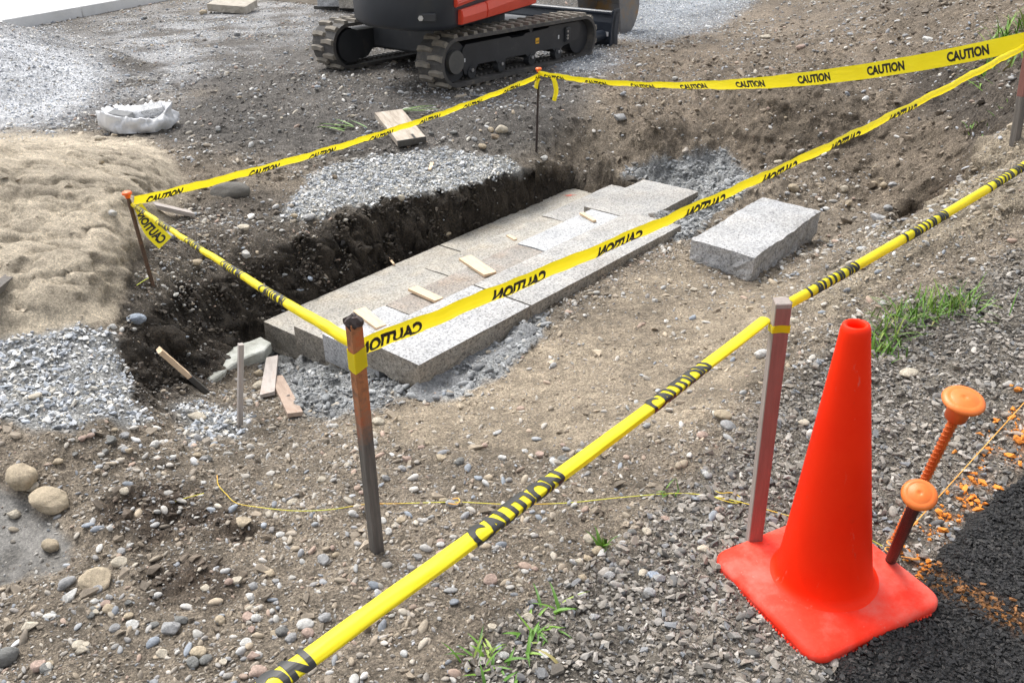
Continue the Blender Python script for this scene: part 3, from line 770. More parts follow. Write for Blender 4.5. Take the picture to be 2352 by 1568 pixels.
def scatter(name, label, cat, x, y, r, tint, col, sink=.15, aniso=.3):
    n = len(x)
    z = hz(x, y) + r * (.55 - sink)
    me = bpy.data.meshes.new(name)
    me.vertices.add(n)
    me.vertices.foreach_set('co', np.stack([x, y, z], -1).astype(np.float32).ravel())
    def addattr(nm, typ, key, arr):
        a = me.attributes.new(nm, typ, 'POINT'); a.data.foreach_set(key, arr.ravel())
    rot = np.stack([rng.normal(0, .35, n), rng.normal(0, .35, n), rng.uniform(0, 6.28, n)], -1)
    scl = r[:, None] * np.stack([1 + rng.uniform(0, aniso * 1.6, n), 1 - rng.uniform(0, aniso, n), 1 - rng.uniform(0, aniso, n)], -1)
    addattr('rot', 'FLOAT_VECTOR', 'vector', rot.astype(np.float32))
    addattr('scl', 'FLOAT_VECTOR', 'vector', scl.astype(np.float32))
    addattr('tint', 'FLOAT_COLOR', 'color', np.c_[tint, np.ones(n)].astype(np.float32))
    addattr('pid', 'INT', 'value', rng.integers(0, len(col.objects), n).astype(np.int32))
    o = link(name, me)
    ng = bpy.data.node_groups.new(name, 'GeometryNodeTree')
    ng.interface.new_socket('Geometry', in_out='INPUT', socket_type='NodeSocketGeometry')
    ng.interface.new_socket('Geometry', in_out='OUTPUT', socket_type='NodeSocketGeometry')
    gi = ng.nodes.new('NodeGroupInput'); go = ng.nodes.new('NodeGroupOutput')
    ci = ng.nodes.new('GeometryNodeCollectionInfo'); ci.inputs['Collection'].default_value = col
    ci.inputs['Separate Children'].default_value = True; ci.inputs['Reset Children'].default_value = True
    ip = ng.nodes.new('GeometryNodeInstanceOnPoints'); ip.inputs['Pick Instance'].default_value = True
    def na(nm, typ):
        k = ng.nodes.new('GeometryNodeInputNamedAttribute'); k.data_type = typ; k.inputs['Name'].default_value = nm
        return k.outputs['Attribute']
    ng.links.new(gi.outputs[0], ip.inputs['Points']); ng.links.new(ci.outputs[0], ip.inputs['Instance'])
    ng.links.new(na('pid', 'INT'), ip.inputs['Instance Index'])
    ng.links.new(na('rot', 'FLOAT_VECTOR'), ip.inputs['Rotation']); ng.links.new(na('scl', 'FLOAT_VECTOR'), ip.inputs['Scale'])
    ng.links.new(ip.outputs[0], go.inputs[0])
    o.modifiers.new('grains', 'NODES').node_group = ng
    tag(o, label, cat, kind='stuff')
    return o
GREY = np.array([(.52, .54, .57), (.38, .41, .45), (.62, .62, .61), (.28, .30, .33), (.56, .53, .47), (.70, .70, .69), (.45, .47, .49)])
RIVER = np.array([(.46, .38, .28), (.52, .47, .39), (.36, .31, .25), (.42, .42, .41), (.58, .55, .50), (.46, .34, .27), (.28, .31, .35), (.66, .64, .60), (.40, .34, .26), (.50, .49, .46)])
MILL = np.array([(.26, .24, .215), (.19, .18, .165), (.32, .295, .26), (.39, .36, .325), (.09, .09, .088), (.20, .215, .235), (.46, .43, .39), (.29, .25, .21), (.29, .275, .255)])
SOILC = np.array([(.19, .15, .11), (.15, .12, .09), (.23, .185, .135), (.12, .095, .07)])
DARKC = np.array([(.05, .04, .03), (.07, .055, .042), (.035, .028, .022), (.10, .08, .06)])
MORT = np.array([(.24, .25, .255), (.30, .31, .315), (.18, .185, .19), (.36, .37, .375)])
BLACK = np.array([(.016, .016, .017), (.026, .026, .027), (.010, .010, .010), (.042, .040, .038)])
def pick(pal, n, var=.18):
    return np.clip(pal[rng.integers(0, len(pal), n)] * rng.uniform(1 - var, 1 + var, (n, 1)), .005, .85)
def cand(n, x0, x1, y0, y1):
    x = rng.uniform(x0, x1, n); y = rng.uniform(y0, y1, n)
    a, b, d = proj(x, y, hz(x, y))
    k = (a > -160) & (a < 2520) & (b > -60) & (b < 1660)
    return x[k], y[k], a[k], b[k], d[k]
def insteps(x, y):
    s = (x - O4[0]) * sd_[0] + (y - O4[1]) * sd_[1]; v = (x - O4[0]) * sn_[0] + (y - O4[1]) * sn_[1]
    return (s > .02) & (s < np.where(v < .36, 2.03, 2.95)) & (v > .0) & (v < 1.36)
def clear(x, y, *zs):
    k = ~insteps(x, y)
    k &= sdist(x, y, ASP) < .0
    for z in zs: k &= zval(z, x, y) < .4
    return k
# crushed grey stone beside the trench
x, y, a, b, d = cand(75000, -3.4, .6, 1.9, 6.6)
p = zval('crushed', x, y); k = (rng.random(len(x)) < p * 1.3) & ~insteps(x, y) & (p > .25)
x, y = x[k], y[k]; n = len(x)
scatter('crushed_gravel', 'loose pale grey crushed stone lying in patches beside the trench', 'gravel', x, y, np.clip(rng.lognormal(math.log(.0082), .35, n), .004, .019), pick(GREY, n), pc_r)
# fine stone of the two stockpiles
x, y, a, b, d = cand(60000, -8, -1.2, 5.2, 12)
k = rng.random(len(x)) < np.maximum(zval('tl', x, y), .45 * zval('dust', x, y))
x1, y1 = x[k], y[k]
x, y, a, b, d = cand(60000, .2, 6.5, 6.5, 17)
k = rng.random(len(x)) < zval('tr', x, y)
x, y = np.r_[x1, x[k]], np.r_[y1, y[k]]; n = len(x)
scatter('stockpile_gravel', 'fine grey gravel of the stockpiles behind the digger and at upper left', 'gravel', x, y, np.clip(rng.lognormal(math.log(.0075), .35, n), .004, .02), np.clip(pick(GREY, n) * 1.2, 0, .85), pc_r)
gslope = np.hypot(np.gradient(Z2, ys, axis=0), np.gradient(Z2, xs, axis=1))
def slope(x, y):
    i, j = gidx(x, y); return np.minimum(gslope[j, i], 6)
ALB2 = alb.reshape(ny, nx, 3)
def local(x, y):
    i, j = gidx(x, y); return ALB2[j, i]
# pebbles in the near soil
x, y, a, b, d = cand(190000, -2.6, 2.6, .6, 4.4)
dens = .5 + .5 * sstep(-.4, .5, fbm(x, y, .35, 3, 111))
dens = dens * (zval('sand', x, y) < .25) * (1 - .8 * zval('mud', x, y)) * (1 - .75 * zval('floor', x, y)) * (1 - .9 * zval('crushed', x, y)) * (1 - .4 * zval('mortar', x, y)) * (1 - .6 * zval('mill', x, y)) * (1 - .6 * zval('trench', x, y))
k = (rng.random(len(x)) < dens) & clear(x, y)
x, y = x[k], y[k]; n = len(x)
tn = np.where(rng.random(n)[:, None] < .78, pick(RIVER, n) * .88, pick(GREY, n) * .8); tn = np.where(zval('mill', x, y)[:, None] > .5, pick(MILL, n) * 1.25, tn)
rr_ = np.clip(rng.lognormal(math.log(.0024), .68, n), .0014, .015)
mx_ = np.clip(rng.uniform(.1, .95, n) - np.maximum(rr_ - .006, 0) * 60, .0, .95)[:, None]
tn = tn * (1 - mx_) + np.clip(local(x, y) * rng.uniform(.7, 1.5, (n, 1)), .01, .7) * mx_
scatter('pebbles', 'small rounded river pebbles mixed into the bare soil', 'pebbles', x, y, rr_, tn, pc_p, .3)
# pebbles over the far field and the spoil bank
x, y, a, b, d = cand(120000, -7, 6.5, 3.4, 14)
dens = (.2 + .8 * sstep(-.2, .6, fbm(x, y, .7, 3, 112))) * (zval('sand', x, y) < .3) * (1 - .9 * zval('crushed', x, y)) * (1 - .7 * zval('tl', x, y)) * (1 - zval('tr', x, y)) * (1 - .55 * zval('trench', x, y)) * (1 - .8 * zval('mortar', x, y)) * (1 - .5 * zval('floor', x, y))
k = (rng.random(len(x)) < dens) & clear(x, y)
x, y = x[k], y[k]; n = len(x)
tn = np.where(rng.random(n)[:, None] < .6, pick(RIVER, n), pick(GREY, n))
mx_ = rng.uniform(.0, .65, n)[:, None]; tn = tn * (1 - mx_) + np.clip(local(x, y) * rng.uniform(.6, 1.6, (n, 1)), .01, .7) * mx_
scatter('field_pebbles', 'pebbles scattered over the rough ground around the digger and the spoil bank', 'pebbles', x, y, np.clip(rng.lognormal(math.log(.0062), .55, n), .003, .026), tn * .95, pc_p, .25)
# crumbs of earth
x, y, a, b, d = cand(150000, -3.4, 4.2, .8, 8)
dens = .18 + .25 * sstep(0, .6, fbm(x, y, .3, 3, 113)) + .4 * np.maximum(zval('trench', x, y), 1.2 * zval('dark', x, y)) + .3 * zval('hollow', x, y)
dens = dens * (1 - .9 * zval('sand', x, y)) * (1 - zval('mud', x, y)) * (1 - .6 * zval('floor', x, y)) * (1 - .9 * zval('crushed', x, y)) * (1 - zval('mortar', x, y)) * (1 - .8 * zval('mill', x, y))
k = (rng.random(len(x)) < dens * (1 + .5 * slope(x, y)) * .7) & clear(x, y)
x, y = x[k], y[k]
tx, ty, a, b, d = cand(60000, -2.2, .9, 2.4, 6.2)                 # clods on the trench walls
k = (zval('trench', tx, ty) > .4) & ~insteps(tx, ty) & (rng.random(len(tx)) < .25 + .5 * slope(tx, ty))
x, y = np.r_[x, tx[k]], np.r_[y, ty[k]]; n0_ = len(x)
tx, ty, a, b, d = cand(9000, -.2, 5.5, 3.5, 10)                   # bigger clods on the spoil bank
k = (a > 1300) & (b < 520) & (zval('tr', tx, ty) < .2) & ~insteps(tx, ty) & (rng.random(len(tx)) < .55 * sstep(-.1, .5, fbm(tx, ty, .6, 3, 114)))
x, y = np.r_[x, tx[k]], np.r_[y, ty[k]]; n = len(x)
rs_ = np.clip(rng.lognormal(math.log(.0058), .6, n), .0025, .026); rs_[n0_:] = np.clip(rng.lognormal(math.log(.016), .5, n - n0_), .006, .05)
tn = np.clip(local(x, y) * rng.uniform(.6, 1.5, (n, 1)), .01, .8)
scatter('soil_crumbs', 'crumbled brown earth lying in and around the trench', 'soil', x, y, rs_, tn, pc_r, .3)
# old road base in the right foreground
x, y, a, b, d = cand(120000, -.4, 2.8, .7, 4.0)
k = (rng.random(len(x)) < .95 * zval('mill', x, y)) & clear(x, y)
x, y = x[k], y[k]; n = len(x)
tn = pick(MILL, n, .25); mx_ = rng.uniform(0, .75, n)[:, None]; tn = tn * (1 - mx_) + np.clip(local(x, y) * rng.uniform(.6, 1.3, (n, 1)), .01, .7) * mx_; pv = zval('paint', x, y); tn = np.where((rng.random(n) < pv * 1.1)[:, None], np.array([.78, .27, .035]) * rng.uniform(.75, 1.15, (n, 1)), tn)
scatter('road_base_gravel', 'dark mixed road-base gravel around the traffic cone, some splashed with orange paint', 'gravel', x, y, np.clip(rng.lognormal(math.log(.0049), .55, n), .0022, .017), tn, pc_r, .2)
# aggregate in the asphalt
x, y, a, b, d = cand(42000, .4, 2.6, .6, 1.9)
e = sdist(x, y, ASP)
k = (e > -.05); x, y, e = x[k], y[k], e[k]; n = len(x)
tn = pick(BLACK, n)
ppx, ppy, _ = proj(x, y, hz(x, y))
t2 = np.clip(((ppx - pl[0, 0]) * (pl[1] - pl[0])[0] + (ppy - pl[0, 1]) * (pl[1] - pl[0])[1]) / ((pl[1] - pl[0]) ** 2).sum(), 0, 1)
d2 = np.hypot(ppx - pl[0, 0] - t2 * (pl[1] - pl[0])[0], ppy - pl[0, 1] - t2 * (pl[1] - pl[0])[1])
tn = np.where((rng.random(n) < .38 * np.exp(-(d2 / 20) ** 2))[:, None], np.array([.33, .15, .05]) * rng.uniform(.5, 1.1, (n, 1)), tn)
oa = scatter('asphalt_aggregate', 'black coated stones standing out of the asphalt surface', 'aggregate', x, y, np.clip(rng.lognormal(math.log(.0056), .3, n), .003, .011), tn, pc_r, .2)
zz = hz(x, y) * .5 + .012 + np.clip(sstep(-.045, .03, e) * .05 - .036, -.04, .05) + .001
oa.data.vertices.foreach_set('co', np.stack([x, y, zz], -1).astype(np.float32).ravel())
# crumbs of mortar
x, y, a, b, d = cand(52000, -2, 2.4, 2.2, 6.2)
k = (rng.random(len(x)) < .95 * zval('mortar', x, y)) & ~insteps(x, y)
x, y = x[k], y[k]; n = len(x)
scatter('mortar_crumbs', 'wet grey mortar crumbs heaped against the granite steps', 'mortar', x, y, np.clip(rng.lognormal(math.log(.0068), .5, n), .003, .02), pick(MORT, n), pc_p, .35)

# ------------------------------------------------------------------ granite steps
def slab_mesh(name, L, W, H, seed, side=.007, top=.0015, step=.03):
    """quarried slab: sawn top, split sides; origin at one lower corner's top edge: x along, y across, z = 0 top"""
    from mathutils import noise
    nx_, ny_, nz_ = max(2, int(L / step)), max(2, int(W / step)), max(2, int(H / .025))
    V = {}; verts = []; faces = []
    def vid(i, j, k):
        key = (i, j, k)
        if key not in V:
            V[key] = len(verts); verts.append(key)
        return V[key]
    for i in range(nx_):
        for j in range(ny_):
            for k, flip in ((nz_, 0), (0, 1)):
                q = [vid(i, j, k), vid(i + 1, j, k), vid(i + 1, j + 1, k), vid(i, j + 1, k)]
                faces.append(q[::-1] if flip else q)
    for i in range(nx_):
        for k in range(nz_):
            for j, flip in ((0, 0), (ny_, 1)):
                q = [vid(i, j, k), vid(i + 1, j, k), vid(i + 1, j, k + 1), vid(i, j, k + 1)]
                faces.append(q[::-1] if flip else q)
    for j in range(ny_):
        for k in range(nz_):
            for i, flip in ((0, 1), (nx_, 0)):
                q = [vid(i, j, k), vid(i, j + 1, k), vid(i, j + 1, k + 1), vid(i, j, k + 1)]
                faces.append(q[::-1] if flip else q)
    out = []
    o = Vector((seed * 3.7, seed * 1.3, 0))
    for i, j, k in verts:
        p = Vector((L * i / nx_, W * j / ny_, -H + H * k / nz_))
        n1 = noise.noise(p * 9 + o) + .6 * noise.noise(p * 28 + o) + .35 * noise.noise(p * 70 + o)
        low = 1 - k / nz_
        a = side * (.35 + .9 * low)
        if i == 0: p.x += a * n1 + .25 * side
        if i == nx_: p.x += a * n1 - .25 * side
        if j == 0: p.y += a * n1 + .25 * side
        if j == ny_: p.y += a * n1 - .25 * side
        if k == nz_:
            p.z += top * n1
            edge = (i in (0, nx_)) + (j in (0, ny_))
            if edge: p.z -= max(0, .006 * n1 + .003)
        out.append(p)
    me = mesh(name, out, faces)
    me.polygons.foreach_set('use_smooth', [False] * len(me.polygons))
    return me
FAN = {4: 0.0, 3: .022, 2: .026, 1: .036}
YAW0 = math.atan2(sd_[1], sd_[0])
def side_faces(me, m2):
    me.materials.append(M[m2])
    for p in me.polygons:
        if abs(p.normal.z) < .6: p.material_index = 1
def slab(row, s0, s1, w0, w1, top, H, mat, label, seed, side=.007):
    w0 -= {4: 0, 3: .058, 2: .02, 1: .04}[row]
    L, W = s1 - s0, w1 - w0
    me = slab_mesh('granite_step', L, W, H, seed, side)
    f = FAN[row]
    ca_, sa_ = math.cos(f), math.sin(f)
    ds = np.array([sd_[0] * ca_ - sd_[1] * sa_, sd_[0] * sa_ + sd_[1] * ca_]); dn = np.array([-ds[1], ds[0]])
    base = SW(0, w0)
    p = base + ds * s0
    me.materials.append(M[mat])
    if mat != 'g_blue': side_faces(me, 'g_split')
    o = link('granite_step', me, M[mat], loc=(p[0], p[1], top), rot=(0, 0, YAW0 + f))
    tag(o, label, 'granite step', 'granite steps bedded in the pit')
    return o
slab(4, .0, .693, 0, .352, -.150, .125, 'g_white', 'short pale grey granite slab at the near end of the topmost step', 1, .010)
slab(4, .70, 2.03, 0, .352, -.150, .125, 'g_grey', 'long grey granite slab making the far part of the topmost step', 2, .010)
slab(3, .045, .42, .356, .655, -.248, .14, 'g_blue', 'blue-grey sawn slab at the near end of the second step from the top', 3, .006)
slab(3, .428, 1.43, .356, .655, -.250, .14, 'g_brown', 'brown-stained granite slab with wooden shims in the second step from the top', 4)
slab(3, 1.438, 2.17, .356, .655, -.248, .14, 'g_blue', 'pale blue-grey slab in the middle of the second step from the top', 5)
slab(3, 2.178, 2.90, .356, .715, -.247, .12, 'g_grey', 'wide slab of the second step sticking out beyond the far end of the top step', 6)
slab(2, .125, 1.02, .665, .985, -.349, .15, 'g_warm', 'tan weathered slab with a rough split end in the third step from the top', 7, .012)
slab(2, 1.026, 2.10, .665, .985, -.350, .15, 'g_warm', 'long tan slab in the middle of the third step from the top', 8)
slab(2, 2.106, 2.94, .665, .985, -.349, .15, 'g_grey', 'grey slab at the far end of the third step against the mortar', 9)
slab(1, .175, 1.50, .995, 1.315, -.450, .16, 'g_warm', 'long tan slab at the near end of the lowest step beside the dark trench', 10, .012)
slab(1, 1.506, 2.96, .995, 1.31, -.449, .16, 'g_warm', 'tan slab with a red paint mark at the far end of the lowest step', 11)
from mathutils import noise as mnoise
# red paint mark on the lowest step
rp = at(1308, 449, -.447)
bm = bmesh.new()
bm.faces.new([bm.verts.new((rp[0] + .055 * r_ * math.cos(t), rp[1] + .03 * r_ * math.sin(t), -.4455)) for t, r_ in [(i * .392, rnd.uniform(.25, 1.1)) for i in range(16)]])
last_slab = [o for o in bpy.data.objects if o.get('label', '').startswith('tan slab with a red')][0]
me = bm_mesh('paint_mark', bm)
o = link('paint_mark', me, nmat('red_marking_paint', [(.3, (.5, .10, .07)), (.7, (.6, .2, .15))], 40, .7))
o.parent = last_slab
bpy.context.view_layer.update()
o.matrix_parent_inverse = (Matrix.Translation(last_slab.location) @ last_slab.rotation_euler.to_matrix().to_4x4()).inverted()

# smooth mortar fillet under the near top slab
vs, fs = [], []
nS = 60; prof_ = ((.015, -.238), (-.012, -.252), (-.05, -.268), (-.10, None), (-.125, 'g'))
for i in range(nS + 1):
    sv = -.05 + .82 * i / nS; fade = min(1, (nS - i) / 10)
    for wv, zv in prof_:
        q = SW(sv + .02 * mnoise.noise(Vector((sv * 9, wv * 9, 0))), wv * (.35 + .65 * fade))
        gz_ = float(hz(q[0], q[1]))
        z_ = max(zv, gz_ + .002) if isinstance(zv, float) else (gz_ + .006 if zv is None else gz_ - .02)
        z_ += .010 * mnoise.noise(Vector((sv * 22, wv * 30, 3))) + .006 * mnoise.noise(Vector((sv * 70, wv * 80, 5)))
        vs.append((q[0], q[1], z_))
for i in range(nS):
    for k in range(4):
        a_ = i * 5 + k; fs.append((a_, a_ + 1, a_ + 6, a_ + 5))
o = link('mortar_bed', mesh('mortar_bed', vs, fs), nmat('trowelled_mortar', [(.34, (.11, .115, .12)), (.5, (.20, .205, .21)), (.64, (.30, .305, .31))], 90, .85, .9, 160, detail=8), smooth=True)
tag(o, 'smooth grey mortar sloping down from under the near top slab', 'mortar')

# loose block beyond the steps
pL = at(1607, 543, -.105); pF = at(1735, 592, -.105); pR = at(1888, 490, -.105)
blk = slab_mesh('granite_block', np.linalg.norm(pR - pF), np.linalg.norm(pL - pF), .155, 21, .020, .008, .028)
bd = (pR - pF)[:2]
o = link('granite_block', blk, M['g_white'], loc=(pF[0], pF[1], -.105), rot=(math.radians(1.5), math.radians(-1), math.atan2(bd[1], bd[0])))
tag(o, 'loose light grey granite block with rough sides lying alone right of the steps', 'granite block')

# concrete footing showing at the near end of the trench
FPX = ((429, 848), (465, 828), (505, 808), (560, 786), (600, 772), (622, 786), (606, 806), (570, 818), (530, 840), (500, 862), (464, 884), (440, 876))
fz = float(np.percentile([on_ground(*p)[2] for p in FPX] + [on_ground(520, 830)[2]], 60)) + .004
ft = [P2(*p, fz) for p in FPX]
me = prism('concrete_footing', ft, fz - .06, fz, .006)
bm = bmesh.new(); bm.from_mesh(me); bmesh.ops.triangulate(bm, faces=bm.faces); bmesh.ops.subdivide_edges(bm, edges=bm.edges, cuts=2, use_grid_fill=True)
from mathutils import noise as mnoise
for v in bm.verts: v.co += Vector((mnoise.noise(v.co * 20), mnoise.noise(v.co * 20 + Vector((5, 5, 5))), mnoise.noise(v.co * 14 + Vector((9, 1, 3))))) * .006
o = link('concrete_footing', bm_mesh('concrete_footing', bm), M['footing'])
tag(o, 'whitish broken concrete footing at the near end of the dark trench', 'concrete footing')

# ------------------------------------------------------------------ timber pieces
def plank(name, label, cat, a, b, width, thick, mat, roll=0, taper=1.0, group=None, seed=1):
    a = Vector(a); b = Vector(b); L = (b - a).length
    xax = (b - a).normalized()
    zax = Vector((0, 0, 1)); yax = zax.cross(xax).normalized(); zax = xax.cross(yax)
    R = Matrix((xax, yax, zax)).transposed() @ Matrix.Rotation(roll, 3, 'X')
    bm = bmesh.new()
    n = 8; prev = None; r = random.Random(seed)
    for i in range(n + 1):
        t = i / n; wd = width * (1 + (taper - 1) * t); j = lambda: r.gauss(0, .006) * width
        sx = L * (t - .5) + (r.uniform(-.02, .02) * width if i in (0, n) else 0)
        ring = [bm.verts.new((sx + (j() * 3 if i in (0, n) else 0), yy * wd + j(), zz * thick + j())) for yy, zz in ((-.5, -.5), (.5, -.5), (.5, .5), (-.5, .5))]
        if prev:
            for k in range(4): bm.faces.new((prev[k], prev[(k + 1) % 4], ring[(k + 1) % 4], ring[k]))
        else: bm.faces.new(ring[::-1])
        prev = ring
    bm.faces.new(prev)
    me = bm_mesh(name, bm)
    o = link(name, me, mat, loc=(a + b) / 2)
    o.rotation_euler = R.to_euler()
    tag(o, label, cat, group)
    return o
zs3 = -.238
sh = 'wooden shims lying on the second step'
plank('wooden_shim', 'pale wooden shim on the blue-grey slab at the near end of the second step', 'wooden shim', at(825, 712, zs3), at(876, 752, zs3), .062, .014, M['wood_new'], .06, .8, sh, 2)
plank('wooden_shim', 'split pale wooden shim on the brown slab nearest the short top slab', 'wooden shim', at(948, 662, zs3), at(1008, 690, zs3), .060, .014, M['wood_new'], -.05, .85, sh, 3)
plank('wooden_shim', 'widest pale wooden shim crossing the brown slab beside the joint of the top step', 'wooden shim', at(1068, 592, zs3), at(1126, 630, zs3), .075, .014, M['wood_new'], .04, .95, sh, 4)
plank('wooden_shim', 'tiny wood chip at the joint between the brown and the blue-grey slab', 'wooden shim', at(1167, 541, zs3), at(1184, 551, zs3), .022, .010, M['wood_new'], 0, 1, sh, 5)
plank('wooden_shim', 'narrow wood sliver on the far part of the second step', 'wooden shim', at(1336, 490, zs3), at(1366, 508, zs3), .032, .012, M['wood_new'], 0, .7, sh, 6)
plank('wooden_shim', 'small wood chip lying on the grey gravel above the trench', 'wooden shim', on_ground(993, 378) + [0, 0, .012], on_ground(987, 394) + [0, 0, .012], .022, .01, M['wood_new'], 0, .8, None, 7)
plank('wood_stick', 'thin wood stick leaning on the lowest step from the dark trench', 'stick', at(877, 573, -.5), at(905, 607, -.44), .018, .012, M['wood_new'], .3, .6, None, 8)
b0, b1 = on_ground(893, 272), on_ground(946, 338)
o = plank('board', 'old scaffold board with a black end lying on the soil by the digger', 'board', b0 + [0, 0, .035], b1 + [0, 0, .04], .205, .042, M['wood_board'], .05, 1.0, None, 9)
# its dark end and strap are parts
Lb = float(np.linalg.norm(b1 - b0))
link('board_end', box('board_end', (Lb / 2 + .004, -.103, -.0225), (Lb / 2 + .010, .103, .0225)), M['wood_dark'], o)
link('strap_mark', box('strap_mark', (Lb / 2 - .07, .018, .0215), (Lb / 2 + .006, .034, .0235)), M['ink'], o)
plank('board', 'small silvery board lying flat beside the near-left rebar', 'board', on_ground(352, 478) + [0, 0, .016], on_ground(442, 498) + [0, 0, .016], .052, .022, M['wood_old'], .15, .95, None, 10)
lowp = on_ground(462, 896) + [0, 0, .02]; topp = at(366, 804, lowp[2] + .20)
midp = topp + (lowp - topp) * .70
o = plank('plank', 'tan plank with a dark wet lower end leaning in the near end of the trench', 'plank', topp, midp, .062, .02, M['wood_new'], -.25, 1.05, None, 11)
Lh = float(np.linalg.norm(midp - topp)) / 2
link('wet_end', prism('wet_end', [(Lh + .001, -.034), (Lh + .001, .034), (Lh + .09, .032), (Lh + .17, -.018), (Lh + .14, -.034)], -.0105, .0105), M['wood_dark'], o)
g = on_ground(549, 978)
plank('wood_stake', 'thin silvery wooden stick standing upright in front of the trench end', 'stick', g + [0, 0, -.02], aty(553, 790, g[1] + .02), .022, .018, M['wood_old'], .2, .9, None, 12)
plank('wood_scrap', 'silvery wood scrap partly under the reddish one in front of the steps', 'wood scrap', on_ground(628, 834) + [0, 0, .03], on_ground(616, 916) + [0, 0, .02], .055, .016, M['wood_old'], .1, 1.1, None, 13)
plank('wood_scrap', 'reddish wood scrap resting across the silvery one in front of the steps', 'wood scrap', on_ground(638, 886) + [0, 0, .045], on_ground(680, 962) + [0, 0, .02], .055, .016, M['wood_pink'], -.1, 1.05, None, 14)
plank('wood_stake', 'dark pipe-like tool handle end sticking in at the left edge over the sand', 'tool handle', at(-60, 705, .10), at(22, 640, .10), .033, .033, M['wood_grey'], .3, 1, None, 15)

